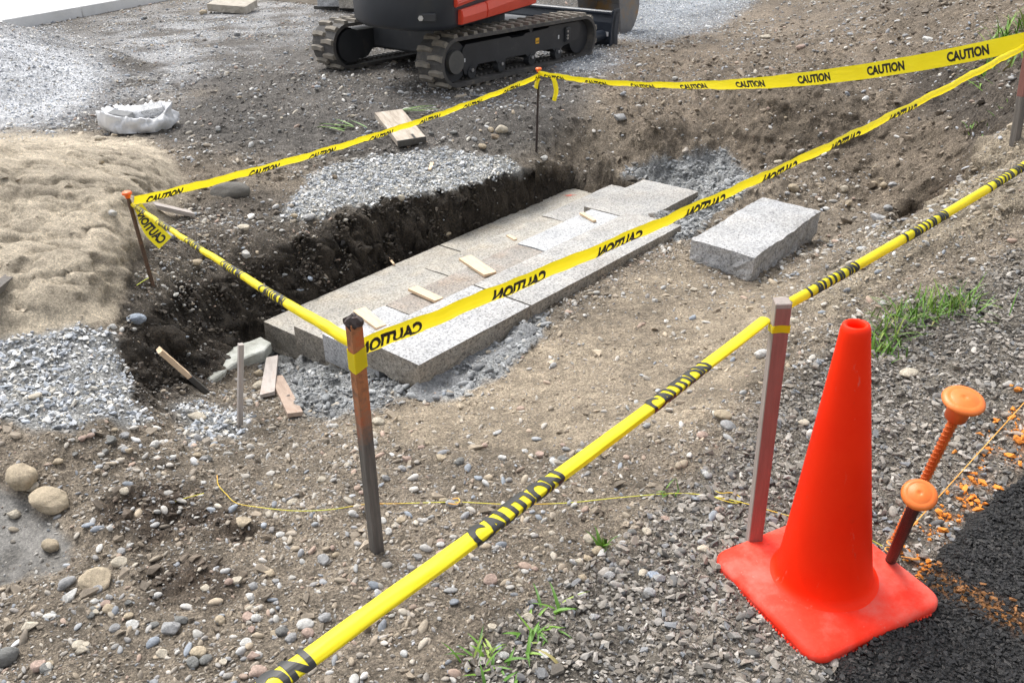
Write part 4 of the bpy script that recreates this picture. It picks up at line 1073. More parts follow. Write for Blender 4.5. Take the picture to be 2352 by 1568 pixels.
# ------------------------------------------------------------------ stones one can point at: (x, y, w, h, colour, kind, label)
TAN, CREAM, GRY, PINK, WHT, BLU, BRN, DGR = (.46, .38, .27), (.56, .50, .40), (.36, .36, .36), (.46, .34, .28), (.62, .61, .58), (.33, .38, .45), (.27, .21, .15), (.20, .20, .19)
STONES = [
 (55, 1093, 82, 64, TAN, 'r', 'largest tan boulder at the top edge of the muddy puddle'),
 (76, 1120, 34, 21, CREAM, 'r', 'small cream cobble tucked between the two biggest boulders by the puddle'),
 (119, 1148, 92, 52, TAN, 'r', 'long tan oval boulder lying tilted at the puddle edge'),
 (35, 1181, 30, 20, CREAM, 'a', 'knobbly cream stone at the left in the puddle mud'),
 (119, 1251, 42, 40, TAN, 'r', 'round tan ball-like stone sitting in the grey mud puddle'),
 (225, 1331, 74, 48, TAN, 'a', 'big angular tan rock below the puddle'),
 (156, 1341, 44, 32, GRY, 'r', 'smooth pale grey cobble left of the big angular tan rock'),
 (162, 1366, 38, 22, WHT, 'a', 'whitish cobble just below the smooth grey one under the puddle'),
 (277, 1290, 36, 24, CREAM, 'a', 'cream angular stone up and right of the big angular tan rock'),
 (299, 1253, 20, 16, WHT, 'a', 'small white stone above the cream angular stone right of the puddle'),
 (281, 1267, 20, 14, GRY, 'r', 'small grey-green pebble touching the cream angular stone right of the puddle'),
 (14, 1510, 62, 54, DGR, 'r', 'dark grey cobble with a white vein cut by the lower left corner'),
 (744, 1284, 32, 30, GRY, 'a', 'pale angular stone on the soil left of the foot of the weathered stake'),
 (582, 1343, 24, 24, GRY, 'a', 'grey pointed stone standing in the soil left of the yellow tape'),
 (394, 1443, 44, 30, GRY, 'a', 'blue-grey lumpy stone on the pebbly soil at the lower left'),
 (703, 1433, 43, 28, WHT, 'r', 'whitish grey cobble just above the front tape at the bottom'),
 (746, 1419, 30, 21, GRY, 'r', 'grey speckled cobble beside the whitish one above the front tape'),
 (709, 1453, 30, 22, PINK, 'r', 'pinkish cobble under the whitish one above the front tape'),
 (459, 1499, 38, 28, TAN, 'r', 'tan rounded cobble with a brown leaf at the bottom edge'),
 (70, 1438, 38, 22, CREAM, 'a', 'cream wedge-shaped stone above the lower left corner'),
 (90, 1528, 34, 22, PINK, 'a', 'pinkish flat stone at the bottom left edge'),
 (252, 1400, 27, 20, TAN, 'r', 'tan pebble on dark soil below the big angular tan rock'),
 (594, 1540, 42, 28, PINK, 'r', 'pinkish beige cobble at the bottom edge left of the tape end'),
 (265, 1441, 24, 20, GRY, 'a', 'grey flat stone standing on edge at the lower left'),
 (254, 1212, 18, 17, WHT, 'a', 'lone white pebble on the dark soil right of the puddle'),
 (287, 1126, 24, 18, CREAM, 'r', 'cream ring-marked pebble right of the oval boulder'),
 (316, 735, 44, 28, BLU, 'r', 'blue-grey rounded cobble stuck in the left rim of the trench'),
 (261, 752, 19, 18, WHT, 'a', 'white angular stone beside the blue-grey cobble on the trench rim'),
 (393, 544, 22, 18, GRY, 'a', 'grey stone under the loose tape tail by the near-left rebar'),
 (261, 490, 21, 21, WHT, 'a', 'white angular stone alone on the sand near the near-left rebar'),
 (567, 587, 21, 19, WHT, 'a', 'white three-cornered stone on the slope above the trench'),
 (451, 604, 28, 14, TAN, 'r', 'flat tan pebble in the small gravel drift by the rebar foot'),
 (82, 913, 30, 14, CREAM, 'r', 'cream flat cobble lying on the grey gravel at left'),
 (453, 956, 46, 17, CREAM, 'r', 'long cream flat cobble on the gravel spill below the trench end'),
 (596, 858, 24, 20, TAN, 'a', 'square tan stone beside the silvery wood scrap'),
 (596, 886, 32, 20, CREAM, 'r', 'smooth cream cobble left of the two wood scraps'),
 (714, 649, 14, 11, BLU, 'r', 'small blue oval pebble in the dark trench wall'),
 (560, 522, 27, 16, CREAM, 'a', 'cream lumpy stone above the trench near the tape'),
 (711, 501, 27, 14, GRY, 'r', 'grey flat cobble at the left end of the middle gravel patch'),
 (676, 497, 18, 13, TAN, 'r', 'tan pebble next to the grey flat cobble by the middle gravel patch'),
 (1152, 298, 30, 24, CREAM, 'r', 'biggest pale cobble in the small stone cluster before the far rebar'),
 (1137, 313, 22, 13, BRN, 'a', 'brown-grey stone in front of the pale cobble in the small cluster'),
 (1128, 299, 16, 12, TAN, 'r', 'tan stone at the left of the small stone cluster'),
 (1108, 339, 20, 12, TAN, 'r', 'tan pebble below the small stone cluster'),
 (1090, 320, 15, 10, GRY, 'r', 'grey pebble left of and below the small stone cluster'),
 (990, 307, 14, 10, DGR, 'a', 'dark stone right of the old scaffold board'),
 (1042, 304, 20, 8, DGR, 'a', 'flat dark stone midway between the board and the stone cluster'),
 (1249, 363, 17, 13, WHT, 'a', 'white stone at the foot of the far rebar'),
 (1424, 270, 32, 16, GRY, 'a', 'flat grey slab of stone on the bank right of the far rebar'),
 (769, 407, 15, 13, BRN, 'r', 'brown stone on the middle gravel patch'),
 (923, 458, 18, 15, CREAM, 'a', 'cream stone on the trench lip under the middle gravel patch'),
 (1030, 541, 16, 9, TAN, 'r', 'tan pebble on the back edge of the lowest step'),
 (1987, 228, 17, 18, WHT, 'r', 'white egg-shaped stone high on the spoil bank under the lettered tape'),
 (1822, 433, 26, 20, TAN, 'r', 'tan cobble on the soil above the loose granite block'),
 (1694, 457, 16, 14, CREAM, 'r', 'cream round pebble on the mortar between steps and loose block'),
 (1938, 435, 19, 21, CREAM, 'a', 'upright cream stone between the loose block and the bank'),
 (2028, 429, 19, 20, TAN, 'r', 'round tan cobble at the foot of the bank'),
 (2049, 424, 24, 14, GRY, 'a', 'grey flat stone right beside the round tan cobble at the foot of the bank'),
 (2008, 424, 17, 12, TAN, 'r', 'small tan cobble left of the round tan one at the foot of the bank'),
 (2016, 503, 38, 18, GRY, 'a', 'broad grey stone below the bank right of the loose block'),
 (2039, 479, 22, 17, GRY, 'r', 'grey smooth stone just above the broad grey one below the bank'),
 (1948, 466, 18, 17, TAN, 'a', 'tan stone right of the far corner of the loose block'),
 (1786, 373, 20, 10, CREAM, 'r', 'cream pebble above the mortar heap on the bank'),
 (1838, 109, 22, 13, PINK, 'r', 'purplish cobble high on the bank near the top'),
 (1756, 85, 25, 10, CREAM, 'a', 'long pale stone high on the bank above the digger bucket side'),
 (2008, 99, 12, 10, PINK, 'r', 'lilac pebble high on the bank left of the lettered tape'),
 (2130, 92, 24, 14, WHT, 'a', 'whitish stone on the bank just above the lettered tape'),
 (1823, 738, 28, 20, CREAM, 'r', 'pale cobble just right of the top of the reddish stake'),
 (1747, 813, 32, 24, WHT, 'r', 'white egg-shaped cobble left of the reddish stake'),
 (2085, 860, 46, 16, CREAM, 'r', 'long pale stone lying right of the cone below the grass'),
 (1672, 979, 40, 24, GRY, 'r', 'grey cobble below the tan arched stone left of the reddish stake'),
 (1660, 952, 46, 26, TAN, 'r', 'tan arched stone half buried left of the reddish stake'),
 (1613, 999, 28, 20, PINK, 'r', 'pinkish cobble left of the grey one near the reddish stake'),
 (1844, 970, 28, 17, CREAM, 'r', 'cream cobble between the reddish stake and the cone'),
 (2232, 599, 21, 13, WHT, 'a', 'white stone on the slope above the grass tuft'),
 (1593, 665, 19, 11, CREAM, 'r', 'small cream pebble on the sandy pit floor below the loose block'),
 (1504, 690, 14, 13, WHT, 'a', 'little white stone on the sandy pit floor in front of the long top slab'),
 (227, 319, 19, 15, CREAM, 'r', 'smooth cream cobble left of the white sack'),
 (467, 30, 19, 14, TAN, 'r', 'tan cobble touching the broken concrete slab at the top'),
 (545, 80, 15, 13, GRY, 'a', 'grey stone alone on the field below the broken concrete slab'),
 (331, 43, 16, 9, DGR, 'r', 'dark cobble on the field near the concrete pavement corner'),
 (502, 296, 14, 10, GRY, 'r', 'grey pebble on the field right of the white sack'),
 (560, 1200, 36, 15, TAN, 'a', 'flat tan stone half buried in the dark soil left of the weathered stake'),
 (640, 1118, 20, 16, TAN, 'r', 'tan pebble above the green string left of the weathered stake'),
 (870, 968, 30, 20, CREAM, 'r', 'cream cobble half buried just behind the weathered stake'),
 (858, 1016, 24, 14, WHT, 'r', 'white cobble beside the weathered stake at mid height'),
 (1240, 1042, 20, 15, PINK, 'a', 'pinkish stone in the pit floor just above the front tape'),
 (1263, 1110, 24, 12, TAN, 'r', 'tan pebble right of the orange string knot'),
 (1075, 905, 18, 12, WHT, 'a', 'white angular stone at the toe of the mortar in front of the steps'),
 (960, 1280, 20, 14, GRY, 'a', 'grey stone between the stake foot and the front tape'),
 (1130, 1440, 22, 15, CREAM, 'a', 'cream stone under the front tape near the sprawling weed'),
 (1500, 1320, 28, 15, BLU, 'a', 'dark blue-grey stone on the gravel left of the cone base'),
 (1330, 1290, 22, 17, CREAM, 'a', 'cream stone just below the small green tuft'),
 (1400, 1320, 26, 16, GRY, 'a', 'grey stone right of the small green tuft on the gravel'),
 (1215, 1420, 26, 20, CREAM, 'a', 'pale stone beside the sprawling weed in the foreground'),
]
hi_r = [round_stone('rounded_stone', 4, 60 + i, f, .17) for i, f in enumerate((.62, .7, .78, .55, .85))]
hi_a = [angular_stone('angular_stone', 80 + i, f) for i, f in enumerate((.6, .7, .8, .55, .75))]
for me in hi_r + hi_a: me.materials.append(M['stone'])
def add_stone(p, rx, rh, col, kind, label, group=None, cat='stone'):
    me = (hi_r if kind == 'r' else hi_a)[rnd.randrange(5)]
    o = link('stone', me)
    dims = [max(v.co[i] for v in me.vertices) - min(v.co[i] for v in me.vertices) for i in range(3)]
    o.scale = (rx * 2 / dims[0], rx * 2 * rnd.uniform(.7, .9) / dims[1], rh * 2 / dims[2])
    o.location = (p[0], p[1], float(hz(p[0], p[1])) + rh * .55)
    o.rotation_euler = (rnd.gauss(0, .12), rnd.gauss(0, .12), rnd.gauss(0, .45))
    v = rnd.uniform(.92, 1.1)
    o.color = (col[0] * v, col[1] * v, col[2] * v, 1)
    tag(o, label, cat, group)
    return o
for (x_, y_, w_, h_, col, kind, label) in STONES:
    p = on_ground(x_, y_ + h_ * .28)
    d = p[1] * cT - (p[2] - CAM_H) * sT
    rx = w_ * d / F / 2
    add_stone(p, rx, min(rx * .85, max(rx * .4, h_ * d / F / 2 * .95)), col, kind, label, 'loose stones on the site')
# further cobbles that stand out from the pebbles, grouped by where they lie
AREAS = [('on the spoil bank below the tape', [(1450, 140), (2080, 90), (2080, 250), (1850, 330), (1500, 320)], 34),
         ('between the loose block and the bank', [(1750, 380), (2080, 380), (1990, 560), (1900, 600), (1820, 470)], 20),
         ('on the soil at the lower left', [(180, 1330), (640, 1300), (700, 1480), (500, 1560), (60, 1560)], 40),
         ('around the foot of the weathered stake', [(650, 1060), (1050, 1080), (1020, 1300), (620, 1300)], 22),
         ('just right of the front tape', [(1100, 1350), (1600, 1050), (1680, 1200), (1500, 1400), (1150, 1560)], 26),
         ('on the field between sack and digger', [(420, 120), (780, 180), (1150, 330), (700, 360), (450, 300)], 30),
         ('on the slope above the string', [(900, 1000), (1500, 980), (1300, 1120), (950, 1120)], 20),
         ('below the grey gravel at left', [(80, 990), (480, 980), (480, 1080), (120, 1090)], 16)]
NAMES = [('tan', TAN), ('cream', CREAM), ('grey', GRY), ('pinkish', PINK), ('white', WHT), ('dark grey', DGR)]
ORD = ['leftmost', 'second from the left', 'third from the left', 'fourth from the left', 'fifth from the left', 'sixth from the left', 'seventh from the left', 'eighth from the left', 'ninth from the left']
for where, poly, cnt in AREAS:
    P = np.array(poly); made = {}; k = 0
    while k < cnt:
        a_, b_ = rnd.uniform(P[:, 0].min(), P[:, 0].max()), rnd.uniform(P[:, 1].min(), P[:, 1].max())
        if sdist(np.array([a_]), np.array([b_]), poly)[0] < 0: continue
        k += 1
        p = on_ground(a_, b_); d = p[1] * cT - (p[2] - CAM_H) * sT
        nm, col = NAMES[rnd.randrange(6)]; kind = rnd.choice('ra')
        rx = max(rnd.uniform(.009, .018), 4.2 * d / F)
        o = add_stone(p, rx, rx * rnd.uniform(.5, .8), col, kind, '', 'small stones ' + where)
        made.setdefault('%s %s stone%%s %s' % (nm, 'rounded' if kind == 'r' else 'angular', where), []).append((a_, o))
    for lb, lst in made.items():
        lst.sort(key=lambda q: q[0])
        for q, (a_, o) in enumerate(lst):
            o['label'] = 'small ' + lb % '' if len(lst) == 1 else ORD[q].replace(' the ', ' ') + ' of the ' + lb % 's'

# flat lumps
def lump(name, label, cat, a_, b_, wpx, hh, mat, seed, asp=.6, rz=0):
    p = on_ground(a_, b_); d = p[1] * cT - (p[2] - CAM_H) * sT; rx = wpx * d / F / 2
    me = angular_stone(name, seed, .5)
    o = link(name, me, mat)
    o.scale = (rx / 1.0, rx * asp, hh / .5); o.location = (p[0], p[1], float(hz(p[0], p[1])) + hh * .15); o.rotation_euler = (0, 0, rz)
    tag(o, label, cat); return o
lump('asphalt_lump', 'flat rough lump of old grey asphalt lying between the sand and the gravel', 'asphalt lump', 530, 444, 74, .045, M['asphalt_chunk'], 301, .85, .3)
pa = on_ground(478, 32); pb = on_ground(556, 36)
cb = slab_mesh('broken_slab', float(np.linalg.norm((pb - pa)[:2])), .42, .10, 31, .015, .004, .03)
o = link('broken_slab', cb, M['concrete_old'], loc=(pa[0], pa[1], pa[2] + .13), rot=(math.radians(7), math.radians(3), math.radians(-8)))
tag(o, 'tan broken concrete slab lying on the field near the top edge', 'concrete slab')
# ------------------------------------------------------------------ caution tape
fc = bpy.data.curves.new('caution_text', 'FONT')
fc.body = 'CAUTION'; fc.size = 1.0; fc.offset = .045; fc.resolution_u = 3
fo = bpy.data.objects.new('caution_text', fc)
C.objects.link(fo)
dg = bpy.context.evaluated_depsgraph_get()
tm = bpy.data.meshes.new_from_object(fo.evaluated_get(dg))
bpy.data.objects.remove(fo)
bm = bmesh.new(); bm.from_mesh(tm)
bmesh.ops.triangulate(bm, faces=bm.faces)
x0 = min(v.co.x for v in bm.verts); x1 = max(v.co.x for v in bm.verts); y0 = min(v.co.y for v in bm.verts); y1 = max(v.co.y for v in bm.verts)
# cut the letters into strips so that they bend with the tape
for kx in np.linspace(x0, x1, 36)[1:-1]:
    bmesh.ops.bisect_plane(bm, geom=bm.verts[:] + bm.edges[:] + bm.faces[:], plane_co=(kx, 0, 0), plane_no=(1, 0, 0))
for ky in np.linspace(y0, y1, 17)[1:-1]:
    bmesh.ops.bisect_plane(bm, geom=bm.verts[:] + bm.edges[:] + bm.faces[:], plane_co=(0, ky, 0), plane_no=(0, 1, 0))
TXT_V = np.array([((v.co.x - x0) / (x1 - x0), (v.co.y - y0) / (y1 - y0) - .5) for v in bm.verts])
bm.verts.ensure_lookup_table()
TXT_F = [[v.index for v in f.verts] for f in bm.faces]
bm.free()
def tape(label, pts, roll, curl, texts, width=.076, tlen=.178, mirror=False, upside=False, crease=0.0, wob=.002, group='caution tape around the pit', seed=0, th=.60, span=None):
    """pts: 3D points along the run; roll: degrees away from facing the street side; curl: arc of the cross-section (radians)"""
    P = np.array(catmull(pts, 24 if len(pts) > 2 else 60))
    seg = np.r_[0, np.cumsum(np.linalg.norm(np.diff(P, axis=0), axis=1))]
    Lt = seg[-1]
    eye = np.array([0, 0, CAM_H])
    def frame(u):
        u = np.clip(u, -.02, Lt + .02)
        p = np.stack([np.interp(u, seg, P[:, i]) for i in range(3)], -1)
        e = .02
        t = np.stack([np.interp(np.clip(u + e, 0, Lt), seg, P[:, i]) - np.interp(np.clip(u - e, 0, Lt), seg, P[:, i]) for i in range(3)], -1)
        t /= np.linalg.norm(t, axis=1)[:, None]
        vw = eye - p; vw /= np.linalg.norm(vw, axis=1)[:, None]
        up = np.cross(vw, t); up /= np.linalg.norm(up, axis=1)[:, None]
        nn = np.cross(t, up)
        f = u / Lt
        a = np.radians(np.interp(f, np.linspace(0, 1, len(roll)), roll))[:, None]
        A = up * np.cos(a) + nn * np.sin(a); Nn = nn * np.cos(a) - up * np.sin(a)
        c = np.interp(f, np.linspace(0, 1, len(curl)), curl)
        return p, A, Nn, c
    def surf(u, v, off=0.0):
        p, A, Nn, c = frame(u)
        c = np.maximum(c, .05); r = width / c
        ang = v * c
        wv = wob * (np.sin(u * 23 + seed) + np.sin(u * 61 + v * 3 + seed * 2) * .5 + vnoise(u * 30 + seed, v * 5) * .8)
        return p + A * ((r + off) * np.sin(ang))[:, None] + Nn * ((r + off) * np.cos(ang) - r * np.cos(c * .25) + wv - crease * np.abs(v + .17 + .06 * np.sin(u * 5)))[:, None]
    nu = max(12, int(Lt / .02)); nv = 24
    U, V = np.meshgrid(np.linspace(0, Lt, nu), np.linspace(-.5, .5, nv + 1), indexing='ij')
    co = surf(U.ravel(), V.ravel())
    ii = np.arange(U.size).reshape(U.shape)
    q = np.stack([ii[:-1, :-1], ii[1:, :-1], ii[1:, 1:], ii[:-1, 1:]], -1).reshape(-1, 4)
    me = grid_mesh('caution_tape', co[:, 0], co[:, 1], co[:, 2], q)
    o = link('caution_tape', me, M['tape'])
    tag(o, label, 'caution tape', group)
    for t0 in texts:
        tu, tv = TXT_V[:, 0], TXT_V[:, 1] * th
        if mirror: tu = 1 - tu
        if upside: tv = -tv; 
        vs = []; fs = []
        for off in (.0009, -.0009):
            b0 = len(vs)
            vs += list(surf(t0 + tu * tlen, tv, off)); fs += [[i + b0 for i in f] for f in TXT_F]
        lm = mesh('lettering', vs, fs)
        lo = link('lettering', lm, M['ink'], o)
    return o
def line(a, b, sag=0, n=9):
    a = np.array(a); b = np.array(b)
    return [a + (b - a) * t - np.array([0, 0, sag * 4 * t * (1 - t)]) for t in np.linspace(0, 1, n)]
# stakes: where things are tied
YL = on_ground(866, 1268)[1]; YR = on_ground(1730, 1256)[1]; YB = on_ground(352, 660)[1]; YF = on_ground(1232, 350)[1]
pst = on_ground(2330, 330); YP = pst[1]
tl_ = lambda px_, py_: aty(px_, py_, YL + .0)
A1 = atd(560, 1626, .93); B1 = aty(1770, 731, YR); A1 = A1 + (A1 - B1) / np.linalg.norm(A1 - B1) * .2
run = np.linalg.norm(B1 - A1)
tape('rolled-up yellow caution tape crossing the foreground up to the reddish stake', line(A1, B1, .006), [24, 14, 8, 16], [2.3, 2.0, 2.2, 2.6], [.09, .575, 1.04], tlen=.205, seed=1, th=1.3, width=.029, crease=.02, wob=.0012)
tape('rolled yellow caution tape running from the reddish stake to the right edge', line(aty(1812, 697, YR + .01), atd(2460, 312, 2.35), .012), [0, 10, 0], [5.6, 5.6, 5.4], [.06, .43, .80, 1.17], seed=2, th=1.1, width=.064)
tape('yellow tape with reversed lettering crossing the steps from the weathered stake to the bank post', line(tl_(822, 806), aty(2349, 112, YP), .045), [50, 58, 67, 75, 80], [1.0, 1.3, 2.0, 3.4, 4.0], [.0, .40, .77, 1.14, 1.51, 1.88, 2.25], mirror=True, seed=3, th=.66, width=.063)
tape('narrow twisted yellow caution tape from the weathered stake to the near-left rebar', line(aty(304, 470, YB), tl_(814, 793), .008), [20, 40, 30, 10, 30], [5.5, 5.2, 4.8, 4.2, 3.2], [.05, .42, .80, 1.20, 1.55], seed=4, th=.8, width=.053)
tape('yellow caution tape from the near-left rebar over the gravel to the far rebar', line(aty(306, 466, YB), aty(1237, 178, YF), .05), [62, 66, 72, 76, 78], [.9, 1.4, 2.4, 3.0, 3.4], [.06, .60, .97, 1.40, 1.80, 2.2, 2.6, 2.95], seed=5, th=.66)
tape('wide yellow caution tape reading CAUTION from the far rebar to the bank post', line(aty(1240, 172, YF), aty(2372, 92, YP), .13), [70, 70, 64, 45, 22, 10, 6], [2.6, 2.2, 1.5, .8, .4, .2, .2], [.05, .42, .79, 1.16, 1.53, 1.90, 2.27, 2.64, 3.01, 3.38], seed=6)
tape('loose tail of caution tape with reversed lettering hanging from the near-left rebar', [aty(314, 476, YB), aty(332, 506, YB - .02), aty(352, 532, YB - .03), aty(380, 558, YB - .03)], [60, 35, 15, 5], [2.4, 1.0, .5, .3], [.03], mirror=True, seed=7, tlen=.15, group='loose tape tails')
tape('small twisted tape tail hanging from the far rebar knot', [aty(1262, 172, YF), aty(1270, 185, YF), aty(1274, 205, YF - .02), aty(1271, 230, YF - .01)], [80, 60, 65, 80], [2.4, 2.0, 2.6, 3.5], [], width=.07, seed=8, group='loose tape tails')
tape('short tape end dangling left of the far rebar', [aty(1236, 180, YF - .01), aty(1231, 190, YF - .02), aty(1228, 202, YF - .02)], [65, 60, 65], [1.5, 1.5, 2], [], width=.06, seed=9, group='loose tape tails')

def square_stake(name, label, foot, head, size, mats, yaw, group=None, head_part=None):
    foot = Vector(foot); head = Vector(head)
    e = empty(name, foot)
    ax = head - foot; L = ax.length
    e.rotation_mode = 'QUATERNION'
    e.rotation_quaternion = ax.to_track_quat('Z', 'Y') @ Matrix.Rotation(yaw, 3, 'Z').to_quaternion()
    tag(e, label, 'stake', group)
    h = size / 2
    z0 = -.06
    for (za, zb, mt) in mats:
        me = box('shaft', (-h, -h, z0 if za == 0 else za * L), (h, h, zb * L), .0018, 1)
        link('shaft', me, mt, e)
    return e, L
def wrap(parent_tape_label, stake, L, f, h, hgt, tilt=.0, cat='caution tape'):
    bm = bmesh.new(); r = h * 1.42
    n = 24; rows = []
    for k in range(5):
        z = f * L + hgt * (k / 4 - .5)
        ring = []
        for i in range(n):
            t = 2 * math.pi * i / n
            m_ = max(abs(math.cos(t)), abs(math.sin(t)))
            rr = (h + .0016) / m_ * (.985 if k in (1, 3) else 1.0)
            ring.append(bm.verts.new((rr * math.cos(t), rr * math.sin(t), z + tilt * math.cos(t) * h)))
        rows.append(ring)
    for a_, b_ in zip(rows, rows[1:]):
        for i in range(n): bm.faces.new((a_[i], a_[(i + 1) % n], b_[(i + 1) % n], b_[i]))
    me = bm_mesh('tape_wrap', bm)
    o = link('tape_wrap', me, M['tape'], loc=stake.location)
    o.rotation_mode = 'QUATERNION'; o.rotation_quaternion = stake.rotation_quaternion
    tag(o, parent_tape_label, cat, 'tape wound round the stakes')
    return o
# weathered stake at the front left
fL = on_ground(866, 1266); hL = aty(812, 738, YL - .03)
stakeL, LL = square_stake('survey_stake', 'weathered grey stake with an orange-stained hammered top in front of the steps', fL, hL, .030, [(0, 1.0, M['stake_weathered'])], math.radians(28))
me = lathe('stake_head', [(.0, LL + .012), (.012, LL + .011), (.021, LL + .004), (.023, LL - .004), (.0185, LL - .012), (.0, LL - .013)], 14)
for v in me.vertices: v.co += Vector((rnd.gauss(0, .0022), rnd.gauss(0, .0022), rnd.gauss(0, .0022)))
link('stake_head', me, M['rebar_dark'], stakeL)
wrap('yellow tape wound round the weathered stake just under its orange top', stakeL, LL, .865, .015, .055, .5)
# reddish stake behind the cone
fR = on_ground(1730, 1252); hR = aty(1797, 690, YR - .02)
stakeR, LR = square_stake('survey_stake', 'reddish brown square wooden stake standing behind the traffic cone', fR, hR, .034, [(0, 1.0, M['wood_mauve'])], math.radians(-32))
link('red_face', box('red_face', (.0172, -.0155, -.05), (.0184, .0155, LR * .985)), M['wood_red'], stakeR)  # one face redder and darker than the rest of the shaft
wrap('thin band of yellow tape round the top of the reddish stake', stakeR, LR, .905, .0172, .018, .45)
# post on the bank at the right edge
hP = aty(2374, 60, YP)
stakeP, LP_ = square_stake('survey_stake', 'grey stake with a red top on the bank at the right edge', pst, hP, .032, [(0, .42, M['wood_grey']), (.42, 1.0, M['wood_red'])], math.radians(20))
# ------------------------------------------------------------------ rebar pins with mushroom caps
def rebar(name, label, foot, head, r, mat, cap_r, cap_mat, group, ribs=True):
    foot = Vector(foot); head = Vector(head); ax = head - foot; L = ax.length
    e = empty(name, foot); e.rotation_mode = 'QUATERNION'; e.rotation_quaternion = ax.to_track_quat('Z', 'Y')
    tag(e, label, 'rebar', group)
    bm = bmesh.new(); cyl_bm(bm, (0, 0, -.08), (0, 0, L - .01), r, r, 12)
    if ribs:
        k = 0; z = 0.0
        while z < L - .03:
            for sgn in (1, -1):                            # slanting ribs on both flanks
                pts = [Vector((sgn * r * 1.07 * math.sin(t), r * 1.07 * math.cos(t), z + r * 1.1 * abs(t) * .55)) for t in np.linspace(.15, 2.9, 6)]
                for p_, q_ in zip(pts, pts[1:]):
                    cyl_bm(bm, p_, q_, r * .16, r * .16, 4)
            z += max(r * 1.5, .009)
        box_bm(bm, (-r * .18, r * .9, -.02), (r * .18, r * 1.16, L - .03)); box_bm(bm, (-r * .18, -r * 1.16, -.02), (r * .18, -r * .9, L - .03))
    link('bar', bm_mesh('bar', bm), mat, e)
    c = cap_r
    prof = [(0, .0), (c * .10, .0), (c * .16, .0018), (c * .28, .0005), (c * .62, .0), (c * .66, -.0012), (c * .72, .0), (c * .93, -.004), (c, -.009), (c * .96, -.013), (c * .62, -.016), (c * .56, -.022), (c * .52, -.055 * c / .04), (c * .40, -.056 * c / .04), (c * .38, -.02)]
    me = lathe('cap', [(a_, L + .012 + b_) for a_, b_ in prof][::-1], 32)
    link('cap', me, cap_mat, e, smooth=True)
    return e
gR = 'capped rebar pins'
zR1 = on_ground(2052, 1248)
rebar('capped_rebar', 'tall leaning orange ribbed rebar with a scuffed orange cap at the right', zR1, atd(2212, 922, 1.74), .0098, M['rebar_orange'], .0435, M['cap'], gR)
zR2 = on_ground(2037, 1306)
rebar('capped_rebar', 'short dark rusty pin with a round orange cap tied with string beside the cone', zR2, atd(2111, 1137, 1.62), .0125, M['rebar_dark'], .0335, M['cap'], gR, False)
rebar('capped_rebar', 'thin rusty rebar with an orange cap standing at the edge of the sand heap', on_ground(352, 658), aty(292, 446, YB), .0075, M['rebar'], .021, M['cap_red'], gR)
rebar('capped_rebar', 'thin dark rebar with an orange cap standing at the far end of the trench', on_ground(1232, 350), aty(1237, 160, YF), .0065, M['rebar_dark'], .022, M['cap_red'], gR)

# ------------------------------------------------------------------ traffic cone
cone = empty('traffic_cone', (.7359, 1.4593, 0))
cone.rotation_mode = 'QUATERNION'
cone.rotation_quaternion = Matrix.Rotation(-.0760, 3, 'Y').to_quaternion() @ Matrix.Rotation(-.0067, 3, 'X').to_quaternion() @ Matrix.Rotation(.416, 3, 'Z').to_quaternion()
cone.location.z = float(hz(.70, 1.46)) * .5 + .016
tag(cone, 'bright orange-red rubber traffic cone standing on gravel at the edge of the asphalt', 'traffic cone')
def rsq(h, rad, n=8):
    out = []
    for qx_, qy_, a0 in ((1, 1, 0), (-1, 1, 90), (-1, -1, 180), (1, -1, 270)):
        for i in range(n + 1):
            a = math.radians(a0 + 90 * i / n)
            out.append(((h - rad) * qx_ + rad * math.cos(a), (h - rad) * qy_ + rad * math.sin(a)))
    return out
bm = bmesh.new(); rings = []
HB = .186
for (hh, rad, z) in ((HB - .006, .038, -.012), (HB, .042, -.004), (HB, .042, .008), (HB - .004, .042, .014), (HB - .012, .040, .018), (HB - .05, .05, .021), (.118, .115, .024)):
    rings.append([bm.verts.new((x_, y_, z)) for x_, y_ in rsq(hh, min(rad, hh - .001))])
nr = len(rings[0])
for a_, b_ in zip(rings, rings[1:]):
    for i in range(nr): bm.faces.new((a_[i], a_[(i + 1) % nr], b_[(i + 1) % nr], b_[i]))
bm.faces.new(rings[0][::-1]); bm.faces.new(rings[-1])
for side in range(4):                                       # moulded nubs under the rim
    for i in range(30):
        t = -.14 + .28 * i / 29; q = Matrix.Rotation(side * math.pi / 2, 3, 'Z') @ Vector((HB - .001, t, -.008))
        box_bm(bm, (q.x - .0025, q.y - .0025, q.z - .008), (q.x + .0025, q.y + .0025, q.z + .004))
link('base', bm_mesh('base', bm), M['cone_base'], cone, smooth=True)
prof = [(.128, .021), (.116, .026), (.1095, .034), (.1060, .046), (.1010, .08), (.0900, .165), (.0770, .27), (.0630, .385), (.0490, .50), (.0370, .60), (.0305, .655), (.0290, .672), (.0255, .682), (.0215, .684), (.0175, .681), (.0160, .672), (.0170, .63), (.04, .45)]
link('body', lathe('body', prof, 64), M['cone'], cone, smooth=True)

